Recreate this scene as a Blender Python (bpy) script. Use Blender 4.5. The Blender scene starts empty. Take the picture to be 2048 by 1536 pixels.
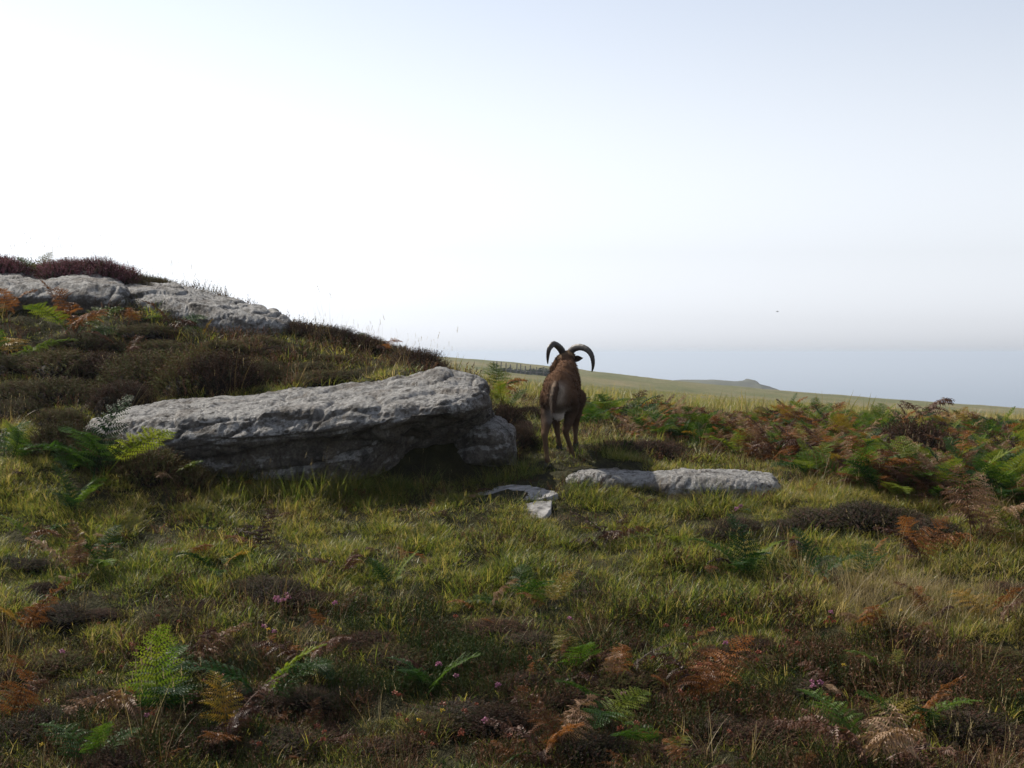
import bpy, bmesh, math, random
import numpy as np
from mathutils import Vector, Matrix, Euler, noise as mnoise

# ------------------------------------------------------------------ camera, sky, sun, exposure
SC = bpy.context.scene
COL = SC.collection
F = 2813.0            # focal length in photo pixels (photo is 2048 wide)
CX, HY = 1024.0, 705.0
CZ = 1.55             # eye height above the ground at the photographer's feet
cam_d = bpy.data.cameras.new('camera')
cam_d.sensor_width = 36.0
cam_d.lens = 36.0 * F / 2048.0
cam_d.shift_y = -(768.0 - HY) / 2048.0
cam_d.clip_start = 0.05
cam_d.clip_end = 60000.0
cam = bpy.data.objects.new('camera', cam_d)
cam.location = (0, 0, CZ)
cam.rotation_euler = (math.radians(90), 0, 0)
COL.objects.link(cam)
SC.camera = cam

SUN_AZ = math.radians(-56)     # left of straight ahead
SUN_EL = math.radians(45)
world = bpy.data.worlds.new('World')
SC.world = world
world.use_nodes = True
wn = world.node_tree
for n in list(wn.nodes):
    wn.nodes.remove(n)
sky = wn.nodes.new('ShaderNodeTexSky')
sky.sky_type = 'NISHITA'
sky.sun_disc = False
sky.sun_elevation = SUN_EL
sky.sun_rotation = SUN_AZ
sky.altitude = 60
sky.air_density = 1.0
sky.dust_density = 0.80
sky.ozone_density = 2.0
bg = wn.nodes.new('ShaderNodeBackground')
bg.inputs['Strength'].default_value = 0.119
wo = wn.nodes.new('ShaderNodeOutputWorld')
tcw = wn.nodes.new('ShaderNodeTexCoord')
sxw = wn.nodes.new('ShaderNodeSeparateXYZ')
wn.links.new(tcw.outputs['Generated'], sxw.inputs[0])
def wrange(a, b, lo, hi):
    m = wn.nodes.new('ShaderNodeMapRange')
    m.interpolation_type = 'SMOOTHSTEP'
    for k, v in (('From Min', a), ('From Max', b), ('To Min', lo), ('To Max', hi)):
        m.inputs[k].default_value = v
    wn.links.new(sxw.outputs['Z'], m.inputs['Value'])
    return m.outputs[0]
hs = wn.nodes.new('ShaderNodeHueSaturation')      # milky, humid air: paler than the clear-sky model, most so near the horizon
wn.links.new(wrange(0.0, 0.30, 0.08, 0.46), hs.inputs['Saturation'])
hz = wn.nodes.new('ShaderNodeMix')                # the moist layer scatters a little bluer than the model's dust
hz.data_type = 'RGBA'
wn.links.new(wrange(0.0, 0.22, 0.0, 1.0), hz.inputs[0])
hz.inputs[6].default_value = (0.955, 0.99, 1.07, 1)
hz.inputs[7].default_value = (1.0, 0.99, 1.0, 1)
wb = wn.nodes.new('ShaderNodeMix')
wb.data_type = 'RGBA'
wb.blend_type = 'MULTIPLY'
wb.inputs[0].default_value = 1.0
wn.links.new(hz.outputs[2], wb.inputs[7])
wn.links.new(sky.outputs[0], hs.inputs['Color'])
wn.links.new(hs.outputs[0], wb.inputs[6])
wn.links.new(wb.outputs[2], bg.inputs['Color'])
wn.links.new(bg.outputs[0], wo.inputs['Surface'])

sun_d = bpy.data.lights.new('sun', 'SUN')
sun_d.energy = 5.0
sun_d.angle = math.radians(0.55)
sun_d.color = (1.0, 0.92, 0.79)
sun = bpy.data.objects.new('sun', sun_d)
S = Vector((math.sin(SUN_AZ) * math.cos(SUN_EL), math.cos(SUN_AZ) * math.cos(SUN_EL), math.sin(SUN_EL)))
sun.rotation_euler = (-S).to_track_quat('-Z', 'Y').to_euler()
sun.location = S * 30
COL.objects.link(sun)

SC.view_settings.view_transform = 'Standard'
SC.view_settings.look = 'None'
SC.view_settings.exposure = 0.45
SC.view_settings.gamma = 1.0
SC.view_settings.use_curve_mapping = False
SC.render.engine = 'CYCLES'
SC.cycles.max_bounces = 5
SC.cycles.diffuse_bounces = 3
SC.cycles.glossy_bounces = 1
SC.cycles.transmission_bounces = 3
SC.cycles.volume_bounces = 0
SC.cycles.use_denoising = True

rng = np.random.default_rng(11)
random.seed(11)

# ------------------------------------------------------------------ helpers
def _hash(ix, iy, iz):
    h = (ix * 374761393 + iy * 668265263 + iz * 2147483647 * 3) & 0xFFFFFFFF
    h = ((h ^ (h >> 13)) * 1274126177) & 0xFFFFFFFF
    h = ((h ^ (h >> 16)) * 2246822519) & 0xFFFFFFFF
    return ((h ^ (h >> 15)) & 0xFFFFFF) / float(0xFFFFFF)

def vnoise(p):
    p = np.asarray(p, float)
    i = np.floor(p).astype(np.int64)
    f = p - i
    u = f * f * (3 - 2 * f)
    r = 0
    for dx in (0, 1):
        wx = u[:, 0] if dx else 1 - u[:, 0]
        for dy in (0, 1):
            wy = u[:, 1] if dy else 1 - u[:, 1]
            for dz in (0, 1):
                wz = u[:, 2] if dz else 1 - u[:, 2]
                r = r + wx * wy * wz * _hash(i[:, 0] + dx, i[:, 1] + dy, i[:, 2] + dz)
    return r * 2 - 1

def fbm(p, octv=4, lac=2.03, gain=0.5):
    p = np.asarray(p, float)
    a, s, tot = 1.0, 0, 0
    q = p.copy()
    for k in range(octv):
        s = s + a * vnoise(q + 17.3 * k)
        tot += a
        a *= gain
        q = q * lac
    return s / tot

def ridged(p, octv=4):
    p = np.asarray(p, float)
    a, s, tot = 1.0, 0, 0
    q = p.copy()
    for k in range(octv):
        s = s + a * (1 - 2 * np.abs(vnoise(q + 9.1 * k)))
        tot += a
        a *= 0.5
        q = q * 2.1
    return s / tot

def at(px, py, d):
    return Vector(((px - CX) / F * d, d, CZ - (py - HY) / F * d))

def mesh_obj(name, verts, faces, mat=None, parent=None, smooth=False, cols=None, link=True):
    me = bpy.data.meshes.new(name)
    me.from_pydata([tuple(v) for v in verts], [], faces)
    if mat:
        me.materials.append(mat)
    if smooth:
        me.polygons.foreach_set('use_smooth', [True] * len(me.polygons))
    if cols is not None:
        a = me.color_attributes.new('Col', 'FLOAT_COLOR', 'POINT')
        c = np.ones((len(verts), 4), np.float32)
        c[:, :3] = np.asarray(cols)[:, :3]
        a.data.foreach_set('color', c.ravel())
    me.update()
    o = bpy.data.objects.new(name, me)
    if link:
        COL.objects.link(o)
    if parent:
        o.parent = parent
    return o

def place(name, me, parent=None):
    o = bpy.data.objects.new(name, me)
    COL.objects.link(o)
    if parent:
        o.parent = parent
    return o

def empty(name, loc, rz=0.0, scale=1.0):
    o = bpy.data.objects.new(name, None)
    o.empty_display_size = 0.1
    o.location = loc
    o.rotation_euler = (0, 0, rz)
    o.scale = (scale,) * 3
    COL.objects.link(o)
    return o

def tag(o, label=None, cat=None, group=None, kind=None):
    if label: o['label'] = label
    if cat: o['category'] = cat
    if group: o['group'] = group
    if kind: o['kind'] = kind
    return o

# ------------------------------------------------------------------ materials
def new_mat(name):
    m = bpy.data.materials.new(name)
    m.use_nodes = True
    nt = m.node_tree
    for n in list(nt.nodes):
        nt.nodes.remove(n)
    out = nt.nodes.new('ShaderNodeOutputMaterial')
    return m, nt, out

def N(nt, t, **kw):
    n = nt.nodes.new(t)
    for k, v in kw.items():
        setattr(n, k, v)
    return n

def ramp(nt, stops, interp='LINEAR'):
    r = nt.nodes.new('ShaderNodeValToRGB')
    r.color_ramp.interpolation = interp
    els = r.color_ramp.elements
    while len(els) < len(stops):
        els.new(0.5)
    for e, (p, c) in zip(els, stops):
        e.position = p
        e.color = (c[0], c[1], c[2], 1)
    return r

def mixc(nt, a, b, fac, blend='MIX'):
    m = nt.nodes.new('ShaderNodeMix')
    m.data_type = 'RGBA'
    m.blend_type = blend
    for sock, v in ((m.inputs[6], a), (m.inputs[7], b), (m.inputs[0], fac)):
        if hasattr(v, 'is_output'):
            nt.links.new(v, sock)
        elif isinstance(v, (int, float)):
            sock.default_value = v
        else:
            sock.default_value = (v[0], v[1], v[2], 1)
    return m.outputs[2]

def leaf_shader(nt, out, col, trans=0.4, rough=0.45, spec=0.4, tmul=(1.0, 1.0, 0.7)):
    p = N(nt, 'ShaderNodeBsdfPrincipled')
    nt.links.new(col, p.inputs['Base Color'])
    p.inputs['Roughness'].default_value = rough
    p.inputs['Specular IOR Level'].default_value = spec
    t = N(nt, 'ShaderNodeBsdfTranslucent')
    nt.links.new(mixc(nt, col, tmul, 1.0, 'MULTIPLY'), t.inputs['Color'])
    mx = N(nt, 'ShaderNodeMixShader')
    mx.inputs[0].default_value = trans
    nt.links.new(p.outputs[0], mx.inputs[1])
    nt.links.new(t.outputs[0], mx.inputs[2])
    nt.links.new(mx.outputs[0], out.inputs['Surface'])

def grass_mat(name, stops, trans=0.56, rough=0.42, spec=0.35):
    """blade colour from the tuft's own tint (stored per instance), drier towards the blade tip"""
    m, nt, out = new_mat(name)
    a = N(nt, 'ShaderNodeAttribute', attribute_type='INSTANCER', attribute_name='tint')
    b = N(nt, 'ShaderNodeAttribute', attribute_type='GEOMETRY', attribute_name='Col')
    sep = N(nt, 'ShaderNodeSeparateColor')
    nt.links.new(b.outputs['Color'], sep.inputs[0])
    add = N(nt, 'ShaderNodeMath', operation='ADD')          # tint + per-blade offset
    nt.links.new(a.outputs['Fac'], add.inputs[0])
    nt.links.new(sep.outputs[0], add.inputs[1])
    r = ramp(nt, stops)
    nt.links.new(add.outputs[0], r.inputs[0])
    leaf_shader(nt, out, r.outputs[0], trans, rough, spec)
    return m

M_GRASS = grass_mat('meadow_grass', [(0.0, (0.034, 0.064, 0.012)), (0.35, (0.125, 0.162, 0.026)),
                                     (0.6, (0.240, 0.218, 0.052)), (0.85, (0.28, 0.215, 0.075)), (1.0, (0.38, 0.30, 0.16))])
M_STRAW = grass_mat('dry_grass', [(0.0, (0.10, 0.09, 0.03)), (0.5, (0.21, 0.15, 0.06)), (1.0, (0.38, 0.30, 0.18))], 0.35, 0.5)
M_HEATH = grass_mat('heath_sprig', [(0.0, (0.018, 0.036, 0.008)), (0.35, (0.040, 0.042, 0.012)), (0.6, (0.058, 0.029, 0.017)),
                                    (0.85, (0.14, 0.066, 0.038)), (1.0, (0.14, 0.095, 0.065))], 0.22, 0.7, 0.08)

def vcol_leaf(name, trans=0.2, rough=0.7, spec=0.08, jitter=0.3):
    m, nt, out = new_mat(name)
    b = N(nt, 'ShaderNodeAttribute', attribute_type='GEOMETRY', attribute_name='Col')
    oi = N(nt, 'ShaderNodeObjectInfo')
    r = ramp(nt, [(0, (1 - jitter, 1 - jitter, 1 - jitter)), (1, (1 + jitter, 1 + jitter * .9, 1 + jitter * .7))])
    nt.links.new(oi.outputs['Random'], r.inputs[0])
    c = mixc(nt, b.outputs['Color'], r.outputs[0], 1.0, 'MULTIPLY')
    leaf_shader(nt, out, c, trans, rough, spec)
    return m
M_HEATHER = vcol_leaf('heather_sprigs')
M_FLOWER = vcol_leaf('flower', 0.3, 0.5, 0.3, 0.2)

def fern_mat(name, a, b, c, trans):
    m, nt, out = new_mat(name)
    tc = N(nt, 'ShaderNodeTexCoord')
    no = N(nt, 'ShaderNodeTexNoise')
    no.inputs['Scale'].default_value = 5.0
    no.inputs['Detail'].default_value = 3.0
    oi = N(nt, 'ShaderNodeObjectInfo')
    ad = N(nt, 'ShaderNodeVectorMath', operation='ADD')
    nt.links.new(tc.outputs['Object'], ad.inputs[0])
    nt.links.new(oi.outputs['Location'], ad.inputs[1])
    nt.links.new(ad.outputs[0], no.inputs['Vector'])
    ma = N(nt, 'ShaderNodeMath', operation='MULTIPLY_ADD')
    nt.links.new(oi.outputs['Random'], ma.inputs[0])
    ma.inputs[1].default_value = 0.7
    ma.inputs[2].default_value = -0.35
    ad2 = N(nt, 'ShaderNodeMath', operation='ADD')
    nt.links.new(no.outputs[0], ad2.inputs[0])
    nt.links.new(ma.outputs[0], ad2.inputs[1])
    r = ramp(nt, [(0.2, a), (0.5, b), (0.85, c)])
    nt.links.new(ad2.outputs[0], r.inputs[0])
    leaf_shader(nt, out, r.outputs[0], trans, 0.5, 0.22)
    return m
FM = {
    'green': fern_mat('bracken_green', (0.026, 0.062, 0.008), (0.072, 0.128, 0.012), (0.160, 0.190, 0.020), 0.5),
    'dark': fern_mat('bracken_dark_green', (0.010, 0.032, 0.006), (0.020, 0.055, 0.009), (0.042, 0.085, 0.012), 0.42),
    'yellow': fern_mat('bracken_yellowing', (0.070, 0.110, 0.014), (0.15, 0.13, 0.018), (0.26, 0.15, 0.02), 0.42),
    'rust': fern_mat('bracken_rust', (0.070, 0.029, 0.012), (0.150, 0.060, 0.020), (0.27, 0.105, 0.028), 0.42),
    'tan': fern_mat('bracken_tan', (0.10, 0.050, 0.028), (0.20, 0.115, 0.065), (0.33, 0.22, 0.14), 0.3),
    'brown': fern_mat('bracken_dead_brown', (0.030, 0.013, 0.009), (0.060, 0.024, 0.014), (0.10, 0.045, 0.025), 0.25),
}

def rock_mat(name, warm=0.0):
    m, nt, out = new_mat(name)
    tc = N(nt, 'ShaderNodeTexCoord')
    def noise(scale, detail=6, rough=0.6, dist=0.0):
        n = N(nt, 'ShaderNodeTexNoise')
        n.inputs['Scale'].default_value = scale
        n.inputs['Detail'].default_value = detail
        n.inputs['Roughness'].default_value = rough
        n.inputs['Distortion'].default_value = dist
        nt.links.new(tc.outputs['Object'], n.inputs['Vector'])
        return n.outputs[0]
    base = ramp(nt, [(0.25, (0.075, 0.062, 0.050)), (0.5, (0.145, 0.128, 0.110)), (0.72, (0.23, 0.21, 0.19))])
    nt.links.new(noise(9, 8, 0.68), base.inputs[0])
    lich = ramp(nt, [(0.50, (0, 0, 0)), (0.62, (0.9, 0.9, 0.9))])
    ge = N(nt, 'ShaderNodeNewGeometry')
    sz = N(nt, 'ShaderNodeSeparateXYZ')
    nt.links.new(ge.outputs['True Normal'], sz.inputs[0])
    up = N(nt, 'ShaderNodeMath', operation='MULTIPLY_ADD')      # grey crust lichen, weighted towards upward faces
    nt.links.new(sz.outputs['Z'], up.inputs[0])
    up.inputs[1].default_value = 0.19
    nt.links.new(noise(7.5, 8, 0.72, 0.6), up.inputs[2])
    nt.links.new(up.outputs[0], lich.inputs[0])
    c = mixc(nt, base.outputs[0], (0.37, 0.365, 0.355), lich.outputs[0])
    dk = ramp(nt, [(0.56, (0, 0, 0)), (0.66, (1, 1, 1))])
    nt.links.new(noise(13, 6, 0.7, 0.3), dk.inputs[0])
    c = mixc(nt, c, (0.045, 0.042, 0.04), dk.outputs[0])
    br = ramp(nt, [(0.52, (0, 0, 0)), (0.7, (0.7, 0.7, 0.7))])
    nt.links.new(noise(3.1, 5, 0.6), br.inputs[0])
    c = mixc(nt, c, (0.115, 0.085, 0.055), br.outputs[0])
    mp = N(nt, 'ShaderNodeMapping')
    mp.inputs['Scale'].default_value = (9.0, 9.0, 1.6)
    nt.links.new(tc.outputs['Object'], mp.inputs['Vector'])
    ns = N(nt, 'ShaderNodeTexNoise')
    ns.inputs['Scale'].default_value = 1.0
    ns.inputs['Detail'].default_value = 6
    nt.links.new(mp.outputs[0], ns.inputs['Vector'])
    st = ramp(nt, [(0.52, (0, 0, 0)), (0.68, (0.75, 0.75, 0.75))])
    nt.links.new(ns.outputs[0], st.inputs[0])
    c = mixc(nt, c, (0.040, 0.036, 0.032), st.outputs[0])
    vs = N(nt, 'ShaderNodeTexVoronoi')
    vs.inputs['Scale'].default_value = 75
    nt.links.new(tc.outputs['Object'], vs.inputs['Vector'])
    sp = ramp(nt, [(0.0, (0.50, 0.49, 0.48)), (0.5, (1.0, 1.0, 1.0)), (1.0, (1.55, 1.55, 1.55))])
    nt.links.new(vs.outputs['Color'], sp.inputs[0])
    c = mixc(nt, c, sp.outputs[0], 0.8, 'MULTIPLY')
    p = N(nt, 'ShaderNodeBsdfPrincipled')
    nt.links.new(c, p.inputs['Base Color'])
    p.inputs['Roughness'].default_value = 0.8
    p.inputs['Specular IOR Level'].default_value = 0.35
    b1 = N(nt, 'ShaderNodeBump')
    b1.inputs['Strength'].default_value = 1.0
    b1.inputs['Distance'].default_value = 0.045
    nt.links.new(noise(52, 8, 0.76), b1.inputs['Height'])
    b2 = N(nt, 'ShaderNodeBump')
    b2.inputs['Strength'].default_value = 1.0
    b2.inputs['Distance'].default_value = 0.010
    nt.links.new(noise(140, 5, 0.7), b2.inputs['Height'])
    nt.links.new(b1.outputs[0], b2.inputs['Normal'])
    nt.links.new(b2.outputs[0], p.inputs['Normal'])
    nt.links.new(p.outputs[0], out.inputs['Surface'])
    return m
M_ROCK = rock_mat('granite')

def ground_mat():
    m, nt, out = new_mat('heath_ground')
    ge = N(nt, 'ShaderNodeNewGeometry')
    n1 = N(nt, 'ShaderNodeTexNoise')
    n1.inputs['Scale'].default_value = 6
    n1.inputs['Detail'].default_value = 8
    n1.inputs['Roughness'].default_value = 0.7
    nt.links.new(ge.outputs['Position'], n1.inputs['Vector'])
    soil = ramp(nt, [(0.3, (0.016, 0.013, 0.008)), (0.55, (0.035, 0.034, 0.014)), (0.75, (0.075, 0.060, 0.030))])
    nt.links.new(n1.outputs[0], soil.inputs[0])
    # the grazed field beyond the bank is its own turf
    mp = N(nt, 'ShaderNodeMapping')
    mp.inputs['Scale'].default_value = (1.0, 0.35, 1.0)
    nt.links.new(ge.outputs['Position'], mp.inputs['Vector'])
    n2 = N(nt, 'ShaderNodeTexNoise')
    n2.inputs['Scale'].default_value = 0.09
    n2.inputs['Detail'].default_value = 9
    n2.inputs['Roughness'].default_value = 0.72
    nt.links.new(mp.outputs[0], n2.inputs['Vector'])
    turf = ramp(nt, [(0.30, (0.075, 0.082, 0.028)), (0.45, (0.100, 0.104, 0.038)), (0.58, (0.145, 0.126, 0.058)), (0.75, (0.20, 0.16, 0.085))])
    nt.links.new(n2.outputs[0], turf.inputs[0])
    n3 = N(nt, 'ShaderNodeTexNoise')
    n3.inputs['Scale'].default_value = 1.3
    n3.inputs['Detail'].default_value = 8
    n3.inputs['Roughness'].default_value = 0.8
    nt.links.new(mp.outputs[0], n3.inputs['Vector'])
    sh = ramp(nt, [(0.3, (0.62, 0.62, 0.6)), (0.7, (1.3, 1.3, 1.3))])
    nt.links.new(n3.outputs[0], sh.inputs[0])
    tcol = mixc(nt, turf.outputs[0], sh.outputs[0], 1.0, 'MULTIPLY')
    sx = N(nt, 'ShaderNodeSeparateXYZ')
    nt.links.new(ge.outputs['Position'], sx.inputs[0])
    mr = N(nt, 'ShaderNodeMapRange')
    mr.inputs['From Min'].default_value = 20
    mr.inputs['From Max'].default_value = 34
    nt.links.new(sx.outputs['Y'], mr.inputs['Value'])
    c = mixc(nt, soil.outputs[0], tcol, mr.outputs[0])
    p = N(nt, 'ShaderNodeBsdfPrincipled')
    nt.links.new(c, p.inputs['Base Color'])
    p.inputs['Roughness'].default_value = 0.95
    p.inputs['Specular IOR Level'].default_value = 0.1
    b = N(nt, 'ShaderNodeBump')
    b.inputs['Strength'].default_value = 1.0
    b.inputs['Distance'].default_value = 0.25
    nt.links.new(n3.outputs[0], b.inputs['Height'])
    nt.links.new(b.outputs[0], p.inputs['Normal'])
    nt.links.new(p.outputs[0], out.inputs['Surface'])
    return m
M_GROUND = ground_mat()

def plain(name, col, rough=0.7, var=0.25, scale=20, spec=0.3, bump=0.0):
    m, nt, out = new_mat(name)
    tc = N(nt, 'ShaderNodeTexCoord')
    no = N(nt, 'ShaderNodeTexNoise')
    no.inputs['Scale'].default_value = scale
    no.inputs['Detail'].default_value = 6
    nt.links.new(tc.outputs['Object'], no.inputs['Vector'])
    r = ramp(nt, [(0.3, tuple(c * (1 - var) for c in col)), (0.7, tuple(c * (1 + var) for c in col))])
    nt.links.new(no.outputs[0], r.inputs[0])
    p = N(nt, 'ShaderNodeBsdfPrincipled')
    nt.links.new(r.outputs[0], p.inputs['Base Color'])
    p.inputs['Roughness'].default_value = rough
    p.inputs['Specular IOR Level'].default_value = spec
    if bump:
        b = N(nt, 'ShaderNodeBump')
        b.inputs['Strength'].default_value = 0.8
        b.inputs['Distance'].default_value = bump
        nt.links.new(no.outputs[0], b.inputs['Height'])
        nt.links.new(b.outputs[0], p.inputs['Normal'])
    nt.links.new(p.outputs[0], out.inputs['Surface'])
    return m
M_PALE = plain('sunlit_granite', (0.21, 0.205, 0.20), 0.9, 0.55, 22, 0.3, 0.006)  # pale tone stands in for sunlight on the flat path stones
M_POST = plain('weathered_timber', (0.10, 0.09, 0.08), 0.9)
M_WIRE = plain('fence_wire', (0.25, 0.25, 0.26), 0.5)
M_HEAD = plain('headland_turf', (0.050, 0.052, 0.030), 0.95, 0.45, 0.06)
M_GORSE = plain('gorse_dark', (0.060, 0.068, 0.038), 0.9, 0.5, 2.0)
M_HORN = plain('horn_keratin', (0.034, 0.027, 0.022), 0.5, 0.4, 40, 0.5, 0.003)
M_HOOF = plain('hoof_keratin', (0.02, 0.017, 0.014), 0.5)
M_EYE = plain('eye_dark', (0.01, 0.008, 0.006), 0.45, 0.1, 20, 0.6)
M_BIRD = plain('bird_feather', (0.03, 0.028, 0.026), 0.7)

def sea_mat():
    m, nt, out = new_mat('sea_water')
    ge = N(nt, 'ShaderNodeNewGeometry')
    no = N(nt, 'ShaderNodeTexNoise')
    no.inputs['Scale'].default_value = 0.05
    no.inputs['Detail'].default_value = 8
    nt.links.new(ge.outputs['Position'], no.inputs['Vector'])
    b = N(nt, 'ShaderNodeBump')
    b.inputs['Strength'].default_value = 0.6
    b.inputs['Distance'].default_value = 2.0
    nt.links.new(no.outputs[0], b.inputs['Height'])
    p = N(nt, 'ShaderNodeBsdfPrincipled')
    p.inputs['Base Color'].default_value = (0.02, 0.06, 0.10, 1)
    p.inputs['Roughness'].default_value = 0.35
    p.inputs['IOR'].default_value = 1.33
    nt.links.new(b.outputs[0], p.inputs['Normal'])
    nt.links.new(p.outputs[0], out.inputs['Surface'])
    return m
M_SEA = sea_mat()

# ------------------------------------------------------------------ terrain
# survey of the ground: for each distance, how far below eye level it lies along several bearings
CTRL = {
    4.0: [(-900, 1745), (0, 1745), (1024, 1745), (2048, 1745), (2900, 1745)],
    5.0: [(-900, 1535), (0, 1532), (512, 1536), (1024, 1540), (1536, 1540), (2048, 1540), (2900, 1540)],
    6.0: [(-900, 1320), (0, 1325), (512, 1330), (1024, 1332), (1536, 1335), (2048, 1335), (2900, 1335)],
    7.0: [(-900, 1135), (0, 1150), (512, 1160), (1024, 1166), (1536, 1175), (2048, 1180), (2900, 1180)],
    8.0: [(-900, 1000), (0, 1015), (250, 1025), (450, 1040), (700, 1042), (1024, 1046), (1300, 1050), (1600, 1060), (2048, 1068), (2900, 1070)],
    8.5: [(-900, 925), (0, 932), (200, 940), (350, 965), (500, 992), (800, 995), (1024, 990), (1300, 998), (1600, 1005), (2048, 1020), (2900, 1030)],
    9.0: [(-900, 870), (0, 882), (200, 885), (400, 915), (700, 920), (900, 950), (1024, 945), (1125, 934), (1300, 950), (1600, 965), (2048, 985), (2900, 1000)],
    9.5: [(-900, 820), (0, 850), (200, 830), (400, 815), (600, 800), (800, 780), (880, 770), (960, 860), (1024, 915), (1125, 900), (1300, 920), (1600, 945), (2048, 965), (2900, 985)],
    10.2: [(-900, 750), (0, 775), (300, 775), (500, 768), (700, 756), (850, 748), (920, 795), (980, 860), (1050, 885), (1125, 880), (1300, 903), (1600, 930), (2048, 955), (2900, 975)],
    11.0: [(-900, 690), (0, 705), (300, 720), (500, 722), (700, 738), (850, 744), (920, 780), (980, 835), (1060, 856), (1125, 862), (1300, 886), (1600, 912), (2048, 942), (2900, 965)],
    12.0: [(-900, 612), (0, 622), (260, 632), (380, 655), (480, 675), (600, 690), (750, 716), (850, 738), (950, 790), (1060, 838), (1300, 872), (1600, 896), (2048, 928), (2900, 950)],
    13.5: [(-900, 535), (0, 549), (200, 556), (300, 572), (400, 590), (500, 625), (590, 663), (750, 702), (850, 732), (950, 775), (1060, 822), (1300, 856), (1600, 874), (2048, 905), (2900, 930)],
    15.5: [(-900, 545), (0, 560), (300, 590), (600, 685), (800, 728), (900, 758), (1024, 806), (1300, 840), (1600, 858), (2048, 886), (2900, 910)],
    18.5: [(-900, 590), (0, 610), (300, 640), (600, 710), (900, 770), (1024, 800), (1300, 832), (1600, 848), (2048, 872), (2900, 900)],
    25.0: [(-900, 660), (0, 680), (400, 715), (900, 775), (1200, 818), (1600, 847), (2048, 872), (2900, 900)],
    40.0: [(-900, 740), (0, 745), (600, 765), (1024, 797), (1300, 814), (1600, 832), (2048, 855), (2900, 885)],
    80.0: [(-900, 740), (0, 740), (600, 748), (870, 756), (1024, 772), (1300, 795), (1600, 816), (2048, 838), (2900, 870)],
    160.0: [(-900, 718), (0, 718), (600, 724), (870, 734), (1024, 748), (1300, 775), (1600, 803), (2048, 830), (2900, 866)],
    300.0: [(-900, 688), (0, 692), (600, 703), (870, 715), (1000, 724), (1180, 742), (1300, 763), (1420, 781), (1545, 788), (1700, 799), (1850, 807), (2048, 824), (2900, 866)],
    340.0: [(-900, 700), (0, 704), (600, 714), (1000, 736), (1300, 770), (1545, 792), (2048, 836), (2900, 878)],
}
_c = np.array([(px / 260.0, 9.0 * math.log(d), py) for d, L in CTRL.items() for px, py in L])

def _U(r2):
    return np.where(r2 > 1e-12, r2 * np.log(np.maximum(r2, 1e-12)), 0.0)

_n = len(_c)
_A = np.zeros((_n + 3, _n + 3))
_A[:_n, :_n] = _U(((_c[:, None, :2] - _c[None, :, :2]) ** 2).sum(2)) + np.eye(_n) * 0.02
_A[:_n, _n] = 1
_A[:_n, _n + 1:] = _c[:, :2]
_A[_n:, :_n] = _A[:_n, _n:].T
_w = np.linalg.solve(_A, np.concatenate([_c[:, 2], np.zeros(3)]))

def H(x, y, bumps=True):
    x = np.atleast_1d(np.asarray(x, float))
    y = np.atleast_1d(np.asarray(y, float))
    d = np.clip(y, 4.0, 340.0)
    px = np.clip(CX + F * x / d, -900, 2900) / 260.0
    v = 9.0 * np.log(d)
    py = np.empty(len(x))
    for s in range(0, len(x), 20000):
        e = slice(s, s + 20000)
        q = np.stack([px[e], v[e]], 1)
        py[e] = _U(((q[:, None, :] - _c[None, :, :2]) ** 2).sum(2)) @ _w[:_n] + _w[_n] + q @ _w[_n + 1:]
    z = CZ - (py - HY) / F * d
    z = z - np.clip(4.0 - y, 0, 20) * 0.03
    far = np.clip((y - 335.0) / 130.0, 0, 1)
    z = z * (1 - far ** 1.5) + (-125.0) * far ** 1.5
    if bumps:
        p = np.stack([x, y, np.zeros_like(x)], 1)
        near = np.clip((60 - y) / 40, 0, 1)
        z = z + near * (0.045 * fbm(p * 2.4, 3) + 0.034 * fbm(p * 6.0 + 5, 2))
        z = z + np.clip((y - 60) / 60, 0, 1) * (1 - far) * 0.22 * fbm(p * 0.16 + 3, 4)
    return z

def h1(x, y):
    return float(H([x], [y])[0])

_dd = np.concatenate([np.arange(4.2, 22, 0.02), np.geomspace(22, 330, 500)])
def hit(px, py, dmin=4.2):
    """nearest ground point seen at that bearing and drop"""
    x = (px - CX) / F * _dd
    p = HY + F * (CZ - H(x, _dd)) / _dd
    k = np.nonzero((p <= py) & (_dd >= dmin))[0]
    d = _dd[k[0]] if len(k) else 18.0
    xx = (px - CX) / F * d
    return Vector((xx, d, h1(xx, d)))

def build_ground():
    ys = np.concatenate([np.arange(-3, 4.2, 0.4), np.arange(4.2, 20, 0.07), np.geomspace(20, 480, 150)])
    t = np.concatenate([np.linspace(-1.3, -0.5, 14)[:-1], np.linspace(-0.5, 0.5, 260), np.linspace(0.5, 1.3, 14)[1:]])
    Y, T = np.meshgrid(ys, t, indexing='ij')
    X = T * (Y + 4.5)
    Z = H(X.ravel(), Y.ravel())
    nr, nc = Y.shape
    vs = np.stack([X.ravel(), Y.ravel(), Z], 1)
    i = np.arange((nr - 1) * (nc - 1))
    r, c = i // (nc - 1), i % (nc - 1)
    a = r * nc + c
    faces = np.stack([a, a + 1, a + nc + 1, a + nc], 1).tolist()
    o = mesh_obj('ground', vs.tolist(), faces, M_GROUND, smooth=True)
    tag(o, 'heath covered ground rising to a bank and a far grassy field', kind='structure')
build_ground()

# sea
SEA_Z = -112.0
R = 16000.0
ang = np.linspace(0, 2 * math.pi, 96, endpoint=False)
sv = [(0, 0, SEA_Z)] + [(R * math.cos(a), R * math.sin(a), SEA_Z) for a in ang]
sf = [(0, 1 + k, 1 + (k + 1) % 96) for k in range(96)]
tag(mesh_obj('sea', sv, sf, M_SEA), 'pale blue sea fading into haze beyond the headland', kind='structure')

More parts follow.
